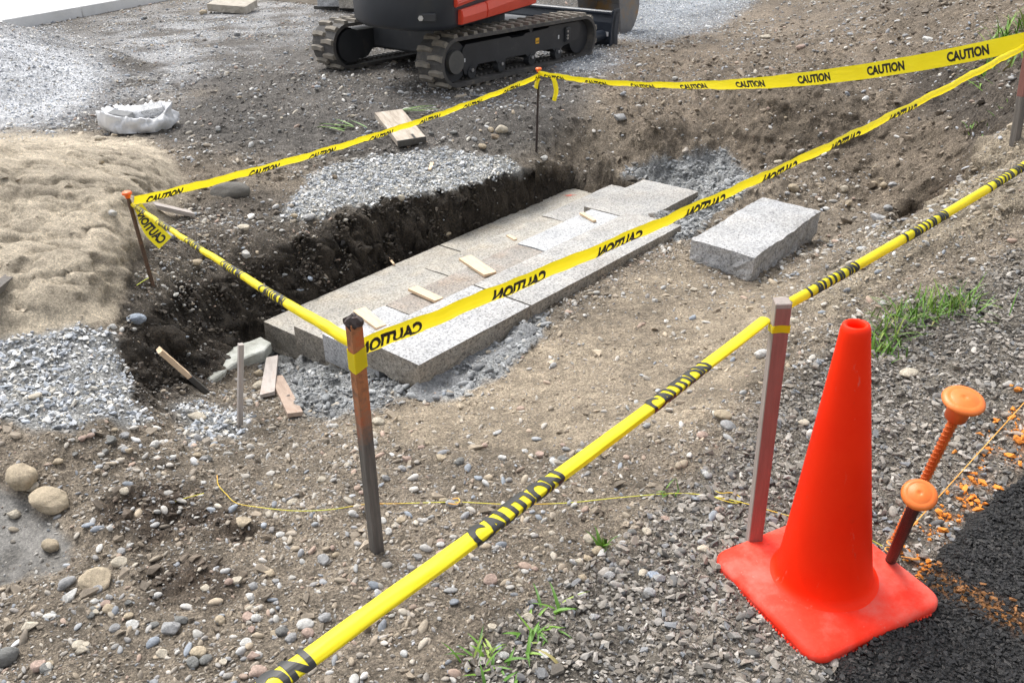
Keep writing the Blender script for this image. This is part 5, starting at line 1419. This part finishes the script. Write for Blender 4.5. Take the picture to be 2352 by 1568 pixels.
# ------------------------------------------------------------------ strings
pts = [on_ground(*p) + [0, 0, .012] for p in ((500, 1098), (503, 1120), (520, 1140), (545, 1162), (600, 1172), (680, 1180), (760, 1177), (840, 1165), (920, 1163), (1050, 1160), (1170, 1165), (1300, 1162), (1420, 1150), (1560, 1140), (1650, 1150), (1720, 1166), (1810, 1192), (1950, 1225), (2025, 1262))]
o = link('mason_string', tube('mason_string', catmull(pts, 6), .0013, 5), M['string_y']); tag(o, 'yellow-green and orange string lying loosely across the foreground soil', 'string')
pts = [on_ground(*p) + [0, 0, .014] for p in ((1642, 1136), (1655, 1141), (1680, 1140), (1698, 1150), (1700, 1158), (1690, 1164), (1660, 1158), (1640, 1150))]
link('loose_end', tube('loose_end', catmull(pts, 5), .0013, 5), M['string_y'], o)
pts = [on_ground(*p) + [0, 0, .014] for p in ((1040, 1154), (1052, 1152), (1056, 1158), (1048, 1166), (1030, 1164))]
link('knot', tube('knot', catmull(pts, 5), .0016, 5), M['string_o'], o)
st0 = Vector(zR2) + Vector((0.0, 0, .07)); st1 = Vector(atd(2420, 850, 2.35))
o = link('mason_string', tube('mason_string', [st0.lerp(st1, t) for t in np.linspace(0, 1, 12)], .0013, 5), M['string_o']); tag(o, 'taut orange string from the short capped pin to the right edge', 'string')
lp = [Vector(zR2) + Vector((.016 * math.cos(t), .016 * math.sin(t), .05 + .0035 * t)) for t in np.linspace(0, 12, 50)]
link('wrap', tube('wrap', lp, .0013, 5), M['string_o'], o)
pts = [Vector(zR2) + Vector(v) for v in ((.02, -.01, .05), (.05, -.03, .06), (.07, .0, .03), (.05, .02, .012), (.02, .01, .014))]
link('tail', tube('tail', catmull(pts, 6), .0012, 5), M['string_o'], o)
pts = [on_ground(*p) + [0, 0, .01] for p in ((315, 660), (330, 650), (346, 640), (348, 628))]
o = link('string_scrap', tube('string_scrap', catmull(pts, 5), .0018, 5), M['string_y']); tag(o, 'short yellow-green string scrap at the foot of the near-left rebar', 'string')
pts = [on_ground(*p) + [0, 0, .01] for p in ((380, 1168), (410, 1155), (440, 1146), (470, 1138))]
o = link('string_scrap', tube('string_scrap', catmull(pts, 5), .0012, 5), M['string_y']); tag(o, 'short green string scrap on the dark soil left of the long string', 'string')

# ------------------------------------------------------------------ grass
def blade(vs, fs, p, az, length, wid, lean, droop):
    n = 5; d = Vector((math.cos(az), math.sin(az), 0)); s = Vector((-d.y, d.x, 0))
    b0 = len(vs); c = Vector(p); ang = lean
    for i in range(n + 1):
        t = i / n; wv = wid * (1 - t) ** .7 * (.6 + .8 * min(1, t * 4)) * .5
        vs.append(c - s * wv + Vector((0, 0, .15 * wid))); vs.append(c); vs.append(c + s * wv + Vector((0, 0, .15 * wid)))
        step = length / n
        c = c + (d * math.sin(ang) + Vector((0, 0, 1)) * math.cos(ang)) * step
        ang = min(ang + droop / n, 2.2)
    for i in range(n):
        for k in (0, 1):
            q = b0 + i * 3 + k; fs.append((q, q + 1, q + 4, q + 3))
def tuft(label, places, n, length, wid, group='weeds and grass tufts', name='grass_tuft', cat='grass tuft', lean=(.1, 1.1)):
    vs, fs = [], []
    for (a_, b_, share, spread) in places:
        c = on_ground(a_, b_)
        for _ in range(int(n * share)):
            p = c + np.array([rnd.gauss(0, spread), rnd.gauss(0, spread), 0]); p[2] = float(hz(p[0], p[1])) - .003
            blade(vs, fs, p, rnd.uniform(0, 6.28), length * rnd.uniform(.5, 1.15), wid * rnd.uniform(.6, 1.2), rnd.uniform(*lean), rnd.uniform(.3, 1.3))
    me = mesh(name, vs, fs); me.polygons.foreach_set('use_smooth', [True] * len(me.polygons))
    o = link(name, me, M['grass']); tag(o, label, cat, group)
tuft('large spreading grass tuft on the slope right of the cone top', [(2095, 735, .35, .045), (2160, 715, .35, .05), (2210, 712, .2, .04), (2045, 770, .25, .035)], 210, .12, .0055)
tuft('small grass shoots just right of the cone beside the large tuft', [(2035, 812, .6, .026), (2012, 803, .4, .024)], 40, .085, .0065)
tuft('small upright bright green tuft on the gravel under the front tape', [(1385, 1262, 1, .010)], 13, .075, .008, lean=(.0, .6))
tuft('sprawling weed with long leaves in the foreground gravel', [(1250, 1450, .4, .03), (1200, 1500, .4, .04), (1262, 1405, .2, .015)], 34, .085, .008, lean=(.6, 1.4))
tuft('low weed shoots at the bottom edge right of the tape', [(1085, 1535, .45, .028), (1120, 1545, .35, .03), (1105, 1510, .2, .015)], 26, .07, .007, lean=(.3, 1.3))
tuft('few thin grass blades by the string left of the reddish stake', [(1545, 1136, 1, .012)], 8, .05, .005)
tuft('grass tuft on the bank at the right edge above the lettered tape', [(2345, 92, .6, .09), (2300, 95, .4, .07)], 70, .26, .012)
tuft('grass hanging below the lettered tape at the right edge', [(2330, 148, .6, .09), (2290, 140, .4, .07)], 50, .2, .012)
tuft('small green shoots beside the bank post', [(2275, 290, .6, .03), (2235, 292, .4, .02)], 22, .09, .008)
for i, (a_, b_, lb) in enumerate(((930, 262, 'flattened green leaf under the far end of the scaffold board'), (800, 302, 'flattened green stalk left of the scaffold board'))):
    vs, fs = [], []
    c = on_ground(a_, b_)
    for _ in range(7): blade(vs, fs, c + [rnd.gauss(0, .05), rnd.gauss(0, .03), .02], rnd.uniform(-.6, .4) + (0 if i == 0 else 3.0), .2, .014, 1.35, .25)
    o = link('leaf_stalk', mesh('leaf_stalk', vs, fs), M['grass']); tag(o, lb, 'leaf')

# ------------------------------------------------------------------ white sack with pavers
pc = on_ground(322, 296); sx_ = .225; sy_ = .18
zb = float(hz(pc[0], pc[1]))
bm = bmesh.new(); n = 96; rings = []
prof = [(.93, -.01), (1.0, .02), (1.03, .055), (1.01, .09), (.95, .115), (.87, .12), (.80, .105), (.74, .08), (.62, .062), (.40, .06), (.2, .058), (.02, .058)]
for k, (r_, z_) in enumerate(prof):
    ring = []
    for i in range(n):
        t = 2 * math.pi * i / n
        c_, s_ = math.cos(t), math.sin(t)
        se = (abs(c_) ** 3 + abs(s_) ** 3) ** (-1 / 3)
        q = Vector((c_ * 2.3, s_ * 2.3, k * .5))
        crease = mnoise.noise(q) * .20 + (1 - abs(mnoise.noise(q * 1.7 + Vector((3, 3, 3))))) ** 6 * .14 - .05 + abs(mnoise.noise(q * 3)) * .05
        hv = 1 + .14 * math.sin(t * 2 + .6) * (k in (3, 4, 5, 6)) + .25 * max(0, math.sin(t - .4)) * (1 if 2 <= k <= 6 else 0)
        inner = .035 * mnoise.noise(Vector((c_ * r_ * 4, s_ * r_ * 4, 7))) if k > 6 else 0
        ring.append(bm.verts.new((sx_ * r_ * se * c_ * (1 + crease), sy_ * r_ * se * s_ * (1 + crease * 1.2), z_ * .85 * hv + crease * (.05 + .12 * (k in (4, 5, 6))) + inner)))
    rings.append(ring)
for a_, b_ in zip(rings, rings[1:]):
    for i in range(n): bm.faces.new((a_[i], a_[(i + 1) % n], b_[(i + 1) % n], b_[i]))
bm.faces.new(rings[-1])
sack = link('sack', bm_mesh('sack', bm), M['sack'], loc=(pc[0], pc[1], zb + .012), rot=(0, 0, .1), smooth=True)
tag(sack, 'crumpled white sack with rolled-down rim holding grey pavers on the field', 'sack')
o = link('paver', box('paver', (-.075, -.04, -.03), (.075, .04, .03), .004), M['brick'], loc=(pc[0] - .075, pc[1] - .085, zb + .10), rot=(.15, .1, -.22)); tag(o, 'dark grey paver at the front inside the white sack', 'paver')
o = link('paver', box('paver', (-.085, -.05, -.028), (.085, .05, .028), .004), M['g_blue'], loc=(pc[0] + .08, pc[1] + .045, zb + .115), rot=(.25, -.12, .35)); tag(o, 'light grey paver at the right inside the white sack', 'paver')
o = link('crumpled_cloth', round_stone('crumpled_cloth', 4, 12, .75, .3), M['sack'], loc=(pc[0] - .03, pc[1] + .02, zb + .10)); o.scale = (.09, .09, .07); tag(o, 'cream crumpled bundle in the middle of the white sack', 'cloth')

# ------------------------------------------------------------------ concrete pavement and edging at the top
pv = empty('concrete_pavement', at(100, 30, .12)); tag(pv, 'pale new concrete pavement with a formed edge at the upper left', 'pavement', kind='structure')
e0 = P2(20, 73, 0); e1 = P2(192, 40, 0); e2 = P2(620, -42, 0)
dirv = (e2 - e0) / np.linalg.norm(e2 - e0); e1 = e0 + dirv * np.dot(e1 - e0, dirv); nrm = np.array([-dirv[1], dirv[0]])
o_ = np.array(pv.location)
for (a_, b_, g0, g1) in ((e0 - dirv * 3.0, e1, 0, .012), (e1, e2, .012, 0)):
    q = [a_ + dirv * g0, b_ - dirv * g1, b_ - dirv * g1 + nrm * 9, a_ + dirv * g0 + nrm * 9]
    me = prism('pavement_panel', [(p_[0] - o_[0], p_[1] - o_[1]) for p_ in q], -.20, .02, .008)
    link('pavement_panel', me, M['concrete'], pv)
q0, q1 = P2(585, -4, 0), P2(735, 14, 0)
plank('edging_board', 'brown timber edging board along the top edge of the picture', 'edging board', (*q0, .06), (*q1, .06), .05, .13, M['wood_board'], 0, 1, None, 41)
for (a_, b_, wv, mt, lb) in ((757, 17, .34, 'g_blue', 'blue-grey sawn granite block stacked behind the digger at the top edge'), (800, 21, .26, 'g_warm', 'tan rough granite block beside the blue-grey one behind the digger')):
    p_ = at(a_, b_, .05)
    o = link('granite_block', slab_mesh('granite_block', wv, .4, .24, a_, .01, .003, .04), M[mt], loc=(p_[0] - wv / 2, p_[1], .05 + .25), rot=(0, 0, -.12)); tag(o, lb, 'granite block')
pp = at(780, 24, 0)
plank('timber_bearer', 'dark timber bearer under the granite blocks behind the digger', 'timber', (pp[0] - .38, pp[1] + .12, .025), (pp[0] + .36, pp[1] + .02, .025), .09, .05, M['wood_dark'], 0, 1, None, 42)

# ------------------------------------------------------------------ excavator
EA = math.radians(50.5)
ed = np.array([math.cos(EA), math.sin(EA)]); er = np.array([math.sin(EA), -math.cos(EA)])       # forward / towards the near side
n0 = P2(1046, 207, 0); n1 = P2(1327, 128, 0)
LT = float(np.dot(n1 - n0, ed)) - .23
n0 = n0 + ed * .05
ex = empty('excavator', (float(n0[0]), float(n0[1]), 0), (0, 0, EA))                                # local x forward, y to the far (left) side, near outer track face at y = 0
tag(ex, 'black and orange-red compact excavator on dusty rubber tracks behind the trench', 'excavator')
TW, RO, GA = .30, .215, 1.38
def track(y0, side):
    """belt outer face at y0, extending to +y"""
    t = link('track', box('track_core', (0, 0, 0), (.001, .001, .001)), M['rubber'], ex, (0, y0, 0))
    bm = bmesh.new(); loop = []
    r0 = RO - .028
    def path(r, n=14):
        out = []
        for i in range(n + 1):
            a = -math.pi / 2 - math.pi * i / n; out.append((r * math.cos(a), RO + r * math.sin(a)))
        for i in range(1, 16): out.append((LT * i / 16, RO + r))
        for i in range(n + 1):
            a = math.pi / 2 - math.pi * i / n; out.append((LT + r * math.cos(a), RO + r * math.sin(a)))
        for i in range(1, 16): out.append((LT * (1 - i / 16), RO - r))
        return out
    po, pi_ = path(RO - .012), path(RO - .042)
    A = [[bm.verts.new((x_, yy, z_)) for x_, z_ in pp_] for pp_, yy in ((po, 0), (po, TW), (pi_, TW), (pi_, 0))]
    m_ = len(po)
    for q in range(4):
        a_, b_ = A[q], A[(q + 1) % 4]
        for i in range(m_): bm.faces.new((a_[i], b_[i], b_[(i + 1) % m_], a_[(i + 1) % m_]))
    me = bm_mesh('track', bm); me.materials.append(M['rubber']); t.data = me
    # tread lugs, two staggered columns round the loop
    tot = 2 * LT + 2 * math.pi * (RO - .012); nl = 40
    def lugmesh(flip):
        bm = bmesh.new()
        y_a, y_b = (0.0, TW * .54) if not flip else (TW * .46, TW)
        pl_ = [(-.028, y_a), (.026, y_a), (.034, (y_a + y_b) / 2), (.020, y_b), (-.022, y_b), (-.016, (y_a + y_b) / 2)] if not flip else [(-.022, y_a), (.020, y_a), (.034, (y_a + y_b) / 2), (.026, y_b), (-.028, y_b), (-.016, (y_a + y_b) / 2)]
        lo = [bm.verts.new((x_, y_, -.004)) for x_, y_ in pl_]; hi = [bm.verts.new((x_ * .72, y_a + (y_ - y_a) * .9 + .006, .026)) for x_, y_ in pl_]
        bm.faces.new(lo[::-1]); bm.faces.new(hi)
        for i in range(6): bm.faces.new((lo[i], lo[(i + 1) % 6], hi[(i + 1) % 6], hi[i]))
        me = bm_mesh('lug', bm); me.materials.append(M['lug']); return me
    lm = [lugmesh(0), lugmesh(1)]
    r = RO - .013
    for i in range(nl):
        for f in (0, 1):
            s = (i + .5 * f) / nl * tot
            if s < LT: x_, z_, a = s, RO - r, math.pi
            elif s < LT + math.pi * r: b_ = (s - LT) / r; x_, z_, a = LT + r * math.sin(b_), RO - r * math.cos(b_), math.pi - b_
            elif s < 2 * LT + math.pi * r: x_, z_, a = 2 * LT + math.pi * r - s, RO + r, 0
            else: b_ = (s - 2 * LT - math.pi * r) / r; x_, z_, a = -r * math.sin(b_), RO + r * math.cos(b_), -b_
            link('lug', lm[f], None, t, (x_, 0, z_), (0, a, 0))
    # inner drive teeth
    bm = bmesh.new()
    for i in range(30):
        x_ = LT * (i + .5) / 30; box_bm(bm, (x_ - .014, TW * .32, .042), (x_ + .014, TW * .68, .062))
    link('drive_teeth', bm_mesh('drive_teeth', bm), M['rubber'], t)
    return t
t1 = track(0, 1); t2 = track(GA, -1)
def track_frame(y0, y1, name='track_frame'):
    prof_ = [(.10, .30), (.14, .34), (.72, .345), (.76, .325), (.92, .325), (.96, .345), (LT * .70, .355), (LT * .72, .37), (LT - .06, .37), (LT - .02, .33), (LT - .02, .26), (LT - .08, .20), (LT - .30, .165), (LT - .36, .12), (LT - .42, .12), (LT - .47, .16), (LT - .72, .165), (LT - .77, .115), (LT - .83, .115), (LT - .88, .16), (LT - 1.16, .165), (LT - 1.21, .11), (LT - 1.27, .11), (LT - 1.31, .16), (.30, .16), (.24, .10), (.17, .085), (.12, .10), (.10, .16)]
    bm = bmesh.new()
    a_ = [bm.verts.new((x_, y0, z_)) for x_, z_ in prof_]; b_ = [bm.verts.new((x_, y1, z_)) for x_, z_ in prof_]
    bm.faces.new(a_); bm.faces.new(b_[::-1])
    for i in range(len(prof_)): bm.faces.new((a_[i], a_[(i + 1) % len(prof_)], b_[(i + 1) % len(prof_)], b_[i]))
    return link(name, bm_mesh(name, bm), M['frame'], ex)
fr = track_frame(.045, TW - .03)
fr2 = track_frame(GA + .03, GA + TW - .045)
for x_ in (.205, LT - 1.24, LT - .80, LT - .39):
    rl = link('roller', cyl('roller', (x_, .035, .105), (x_, .10, .105), .05, .05, 18), M['frame'], fr)
    link('roller_bolt', cyl('roller_bolt', (x_, .022, .125), (x_, .036, .125), .016, .014, 6), M['steel'], fr)
link('idler_wheel', cyl('idler_wheel', (0, .06, RO), (0, TW - .05, RO), RO - .05, RO - .05, 32), M['frame'], ex)
link('idler_hub', cyl('idler_hub', (.0, .022, RO), (.0, .062, RO), .095, .095, 28), nmat('dusty_hub', [(.3, (.075, .075, .072)), (.7, (.12, .115, .105))], 8, .7), ex)
link('drive_sprocket', cyl('drive_sprocket', (LT, .08, RO), (LT, TW - .08, RO), RO - .06, RO - .06, 24), M['frame'], ex)
link('idler_wheel', cyl('idler_wheel', (0, GA + .05, RO), (0, GA + TW - .06, RO), RO - .05, RO - .05, 32), M['frame'], ex)
link('idler_shield', cyl('idler_shield', (0.02, GA + .012, RO), (0.02, GA + .05, RO), .15, .15, 28), M['frame'], ex)
link('carrier_roller', cyl('carrier_roller', (LT * .56, .04, .375), (LT * .56, .18, .375), .027, .027, 16), M['frame'], ex)
st = link('warning_sticker', box('warning_sticker', (LT * .60, .0415, .235), (LT * .60 + .052, .044, .285)), M['sticker_y'], fr)
bm = bmesh.new()
vs = [bm.verts.new((LT * .60 + a_, .0410, .235 + b_)) for a_, b_ in ((.008, .012), (.026, .012), (.017, .036))]; bm.faces.new(vs)
box_bm(bm, (LT * .60 + .030, .0405, .248), (LT * .60 + .046, .0412, .252)); box_bm(bm, (LT * .60 + .030, .0405, .262), (LT * .60 + .046, .0412, .266)); box_bm(bm, (LT * .60 + .030, .0405, .248), (LT * .60 + .033, .0412, .266)); box_bm(bm, (LT * .60 + .043, .0405, .248), (LT * .60 + .046, .0412, .266))
link('sticker_symbol', bm_mesh('sticker_symbol', bm), M['ink'], fr)
link('white_sticker', box('white_sticker', (LT * .79, .0415, .24), (LT * .79 + .018, .044, .275)), M['sticker_w'], fr)
link('white_sticker', box('white_sticker', (.115, .0415, .20), (.13, .044, .23)), M['sticker_w'], fr)
mg = link('motor_guard', box('motor_guard', (LT * .845, .022, .20), (LT * .845 + .075, .05, .335), .012, 2), M['frame'], fr)
for z_ in (.235, .262, .30): link('bolt', cyl('bolt', (LT * .845 + .02, .012, z_), (LT * .845 + .02, .024, z_), .012, .010, 6), M['steel'], fr)
# car body between the tracks
link('car_body', prism('car_body', [(.30, TW - .02), (LT - .25, TW - .02), (LT - .25, GA + .02), (.30, GA + .02)], .17, .40, .02), M['frame'], ex)
link('swing_bearing', cyl('swing_bearing', (LT * .52, (GA + TW) / 2, .39), (LT * .52, (GA + TW) / 2, .50), .42, .42, 32), M['frame'], ex)
# upper body
def to_local(p): q = np.array(p) - n0; return float(q @ ed), float(q @ -er)
outl = [P2(815, 45, .52), P2(832, 54, .52), P2(860, 60, .52), P2(888, 63, .52), P2(925, 67, .52), P2(960, 69, .52), P2(995, 68, .52), P2(1022, 66, .52), P2(1040, 63.5, .52), P2(1050, 60, .52), P2(1226, 10, .52)]
rdir = (outl[-1] - outl[-2]) / np.linalg.norm(outl[-1] - outl[-2]); rn = np.array([-rdir[1], rdir[0]])
outl += [outl[-1] + rdir * .03 + rn * .06, outl[-1] + rdir * .03 + rn * 1.35, outl[0] + rdir * .9 + rn * .05, outl[0] + rdir * .25]
loc = [to_local(p) for p in outl]
cx_ = sum(p[0] for p in loc) / len(loc); cy_ = sum(p[1] for p in loc) / len(loc)
bm = bmesh.new(); rings = []
for z_, k_ in ((.50, .94), (.515, .975), (.54, 1.0), (.80, 1.01), (1.05, 1.0), (1.22, .95), (1.27, .88)):
    rings.append([bm.verts.new((cx_ + (x_ - cx_) * k_, cy_ + (y_ - cy_) * k_, z_)) for x_, y_ in loc])
m_ = len(loc)
for a_, b_ in zip(rings, rings[1:]):
    for i in range(m_): bm.faces.new((a_[i], a_[(i + 1) % m_], b_[(i + 1) % m_], b_[i]))
bm.faces.new(rings[0][::-1]); bm.faces.new(rings[-1])
body = link('counterweight_body', bm_mesh('counterweight_body', bm), M['body_black'], ex, smooth=True)
body.data.set_sharp_from_angle(angle=math.radians(38))
# orange-red side panels, a few cm proud of the near side
rl0 = np.array(to_local(P2(1050, 60, .52))); rl1 = np.array(to_local(P2(1226, 10, .52)))
rv = (rl1 - rl0); RLn = float(np.linalg.norm(rv)); rv /= RLn; rq = np.array([rv[1], -rv[0]])
def side_panel(s0, s1, za, zb, zc, zd, name='side_panel', mat='body_red', out=.035):
    bm = bmesh.new()
    def P_(s, o_, z): q = rl0 + rv * s + rq * o_; return bm.verts.new((q[0], q[1], z))
    n_ = 6; rows = []
    for i in range(n_ + 1):
        t = i / n_; s = s0 + (s1 - s0) * t
        z_lo = za + (zb - za) * t; z_hi = zc + (zd - zc) * t
        rows.append([P_(s, -.03, z_lo), P_(s, out, z_lo), P_(s, out + .012, (z_lo + z_hi) / 2), P_(s, out, z_hi), P_(s, -.03, z_hi)])
    for a_, b_ in zip(rows, rows[1:]):
        for k in range(5): bm.faces.new((a_[k], b_[k], b_[(k + 1) % 5], a_[(k + 1) % 5]))
    bm.faces.new(rows[0]); bm.faces.new(rows[-1][::-1])
    bmesh.ops.recalc_face_normals(bm, faces=bm.faces)
    bmesh.ops.bevel(bm, geom=[e for e in bm.edges if len(e.link_faces) == 2 and e.calc_face_angle(0) > .6], offset=.008, segments=2, affect='EDGES')
    return link(name, bm_mesh(name, bm), M[mat], ex)
side_panel(.02, .50, .525, .525, .64, .655)
side_panel(.51, RLn - .02, .525, .53, .655, .74)
side_panel(-.06, RLn - .02, .665, .76, .735, .86, out=.03)
side_panel(-.02, RLn + .02, .752, .88, 1.15, 1.15, 'side_cover', 'body_black', .018)
# recess with bolt on the tail
bq = np.array(to_local(P2(968, 68.5, .52)))
br = link('bolt_recess', box('bolt_recess', (-.03, -.012, .575), (.12, .012, .64), .008, 1), M['frame'], ex, (bq[0], bq[1], 0), (0, 0, -EA - .02))
link('tail_bolt', cyl('tail_bolt', (.0, -.02, .605), (.0, .02, .605), .022, .022, 6), M['steel'], ex, (bq[0] + .0, bq[1], 0), (0, 0, -EA - .02))
link('drain_plug', cyl('drain_plug', (0, 0, .478), (0, 0, .505), .05, .05, 16), nmat('plug_grey', [(.3, (.2, .2, .18)), (.7, (.3, .29, .26))], 10, .6), ex, (to_local(P2(985, 62, .5))[0] + .06, to_local(P2(985, 62, .5))[1] + .06, 0))
# dozer blade
bl0 = np.array(to_local(P2(1410, 106, .06)))
bm = bmesh.new(); WB = 1.66
prof_ = [(.03, .03), (.0, .10), (-.018, .20), (-.012, .29), (.012, .36), (.045, .40), (.065, .40), (.04, .34), (.025, .27), (.02, .20), (.035, .11), (.06, .03)]
a_ = [bm.verts.new((x_, 0, z_)) for x_, z_ in prof_]; b_ = [bm.verts.new((x_, WB, z_)) for x_, z_ in prof_]
bm.faces.new(a_); bm.faces.new(b_[::-1])
for i in range(len(prof_)): bm.faces.new((a_[i], a_[(i + 1) % len(prof_)], b_[(i + 1) % len(prof_)], b_[i]))
bl = link('dozer_blade', bm_mesh('dozer_blade', bm), M['blade'], ex, (bl0[0] - .03, bl0[1], 0))
link('blade_end_plate', prism('blade_end_plate', [(-.05, .02), (.10, .02), (.09, .2), (.11, .42), (.0, .42), (-.03, .25)], -.012, .0), M['blade'], bl, (0, 0, 0), (math.pi / 2, 0, 0))
link('blade_rib', cyl('blade_rib', (-.02, .01, .385), (-.02, WB - .01, .385), .022, .022, 10), M['blade'], bl)
link('blade_arm', box('blade_arm', (-.75, .35, .14), (.0, .45, .24), .012), M['blade'], bl); link('blade_arm', box('blade_arm', (-.75, WB - .45, .14), (.0, WB - .35, .24), .012), M['blade'], bl)
link('blade_pivot', cyl('blade_pivot', (-.22, .12, .16), (-.01, .12, .16), .055, .055, 16), M['blade'], bl)
for k in (0, 1): link('white_sticker', box('white_sticker', (-.021, .045 + .034 * k, .155), (-.017, .072 + .034 * k, .20)), M['sticker_w'], bl)
# bucket, stick and boom
bc = np.array(to_local(P2(1376, 64, .10)))
WK = .56; prof_ = []
for i in range(11):
    a = math.radians(-100 + 190 * i / 10); prof_.append((.05 + .30 * math.cos(a), .36 + .34 * math.sin(a)))
bm = bmesh.new()
inn = [(x_ * .93, .36 + (z_ - .36) * .93) for x_, z_ in prof_]
V4 = [[bm.verts.new((x_, yy, z_)) for x_, z_ in P_] for P_, yy in ((prof_, 0), (prof_, WK), (inn, WK), (inn, 0))]
for q in range(4):
    p_, r_ = V4[q], V4[(q + 1) % 4]
    for i in range(10): bm.faces.new((p_[i], r_[i], r_[i + 1], p_[i + 1]))
for i in (0, 10): bm.faces.new([V4[q][i] for q in range(4)])
bk = link('bucket', bm_mesh('bucket', bm), M['bucket'], ex, (bc[0], bc[1] - .30, 0))
for yy in (-.012, WK):
    pl_ = [(x_, z_) for x_, z_ in prof_] + [(-.10, .52)]
    me = prism('bucket_side', pl_, -.012, .0)
    link('bucket_side', me, M['bucket'], bk, (0, yy, 0), (math.pi / 2, 0, 0))
for k in range(4): link('bucket_tooth', box('bucket_tooth', (-.10, .03 + k * .15, .03), (.01, .08 + k * .15, .055), .006), M['bucket_in'], bk)
arm = [(.12, .62), (.30, .70), (.15, 2.2), (-.15, 2.3), (-.25, 2.1), (.0, 1.4)]
link('stick', prism('stick', arm, -.09, .09, .015), M['body_black'], ex, (bc[0], bc[1] - .02, 0), (math.pi / 2, 0, 0))
boom = [(-1.25, 1.0), (-1.05, .85), (-.75, 1.7), (.05, 2.05), (.05, 2.3), (-.85, 2.05)]
link('boom', prism('boom', boom, -.11, .11, .015), M['body_black'], ex, (bc[0], bc[1] - .02, 0), (math.pi / 2, 0, 0))
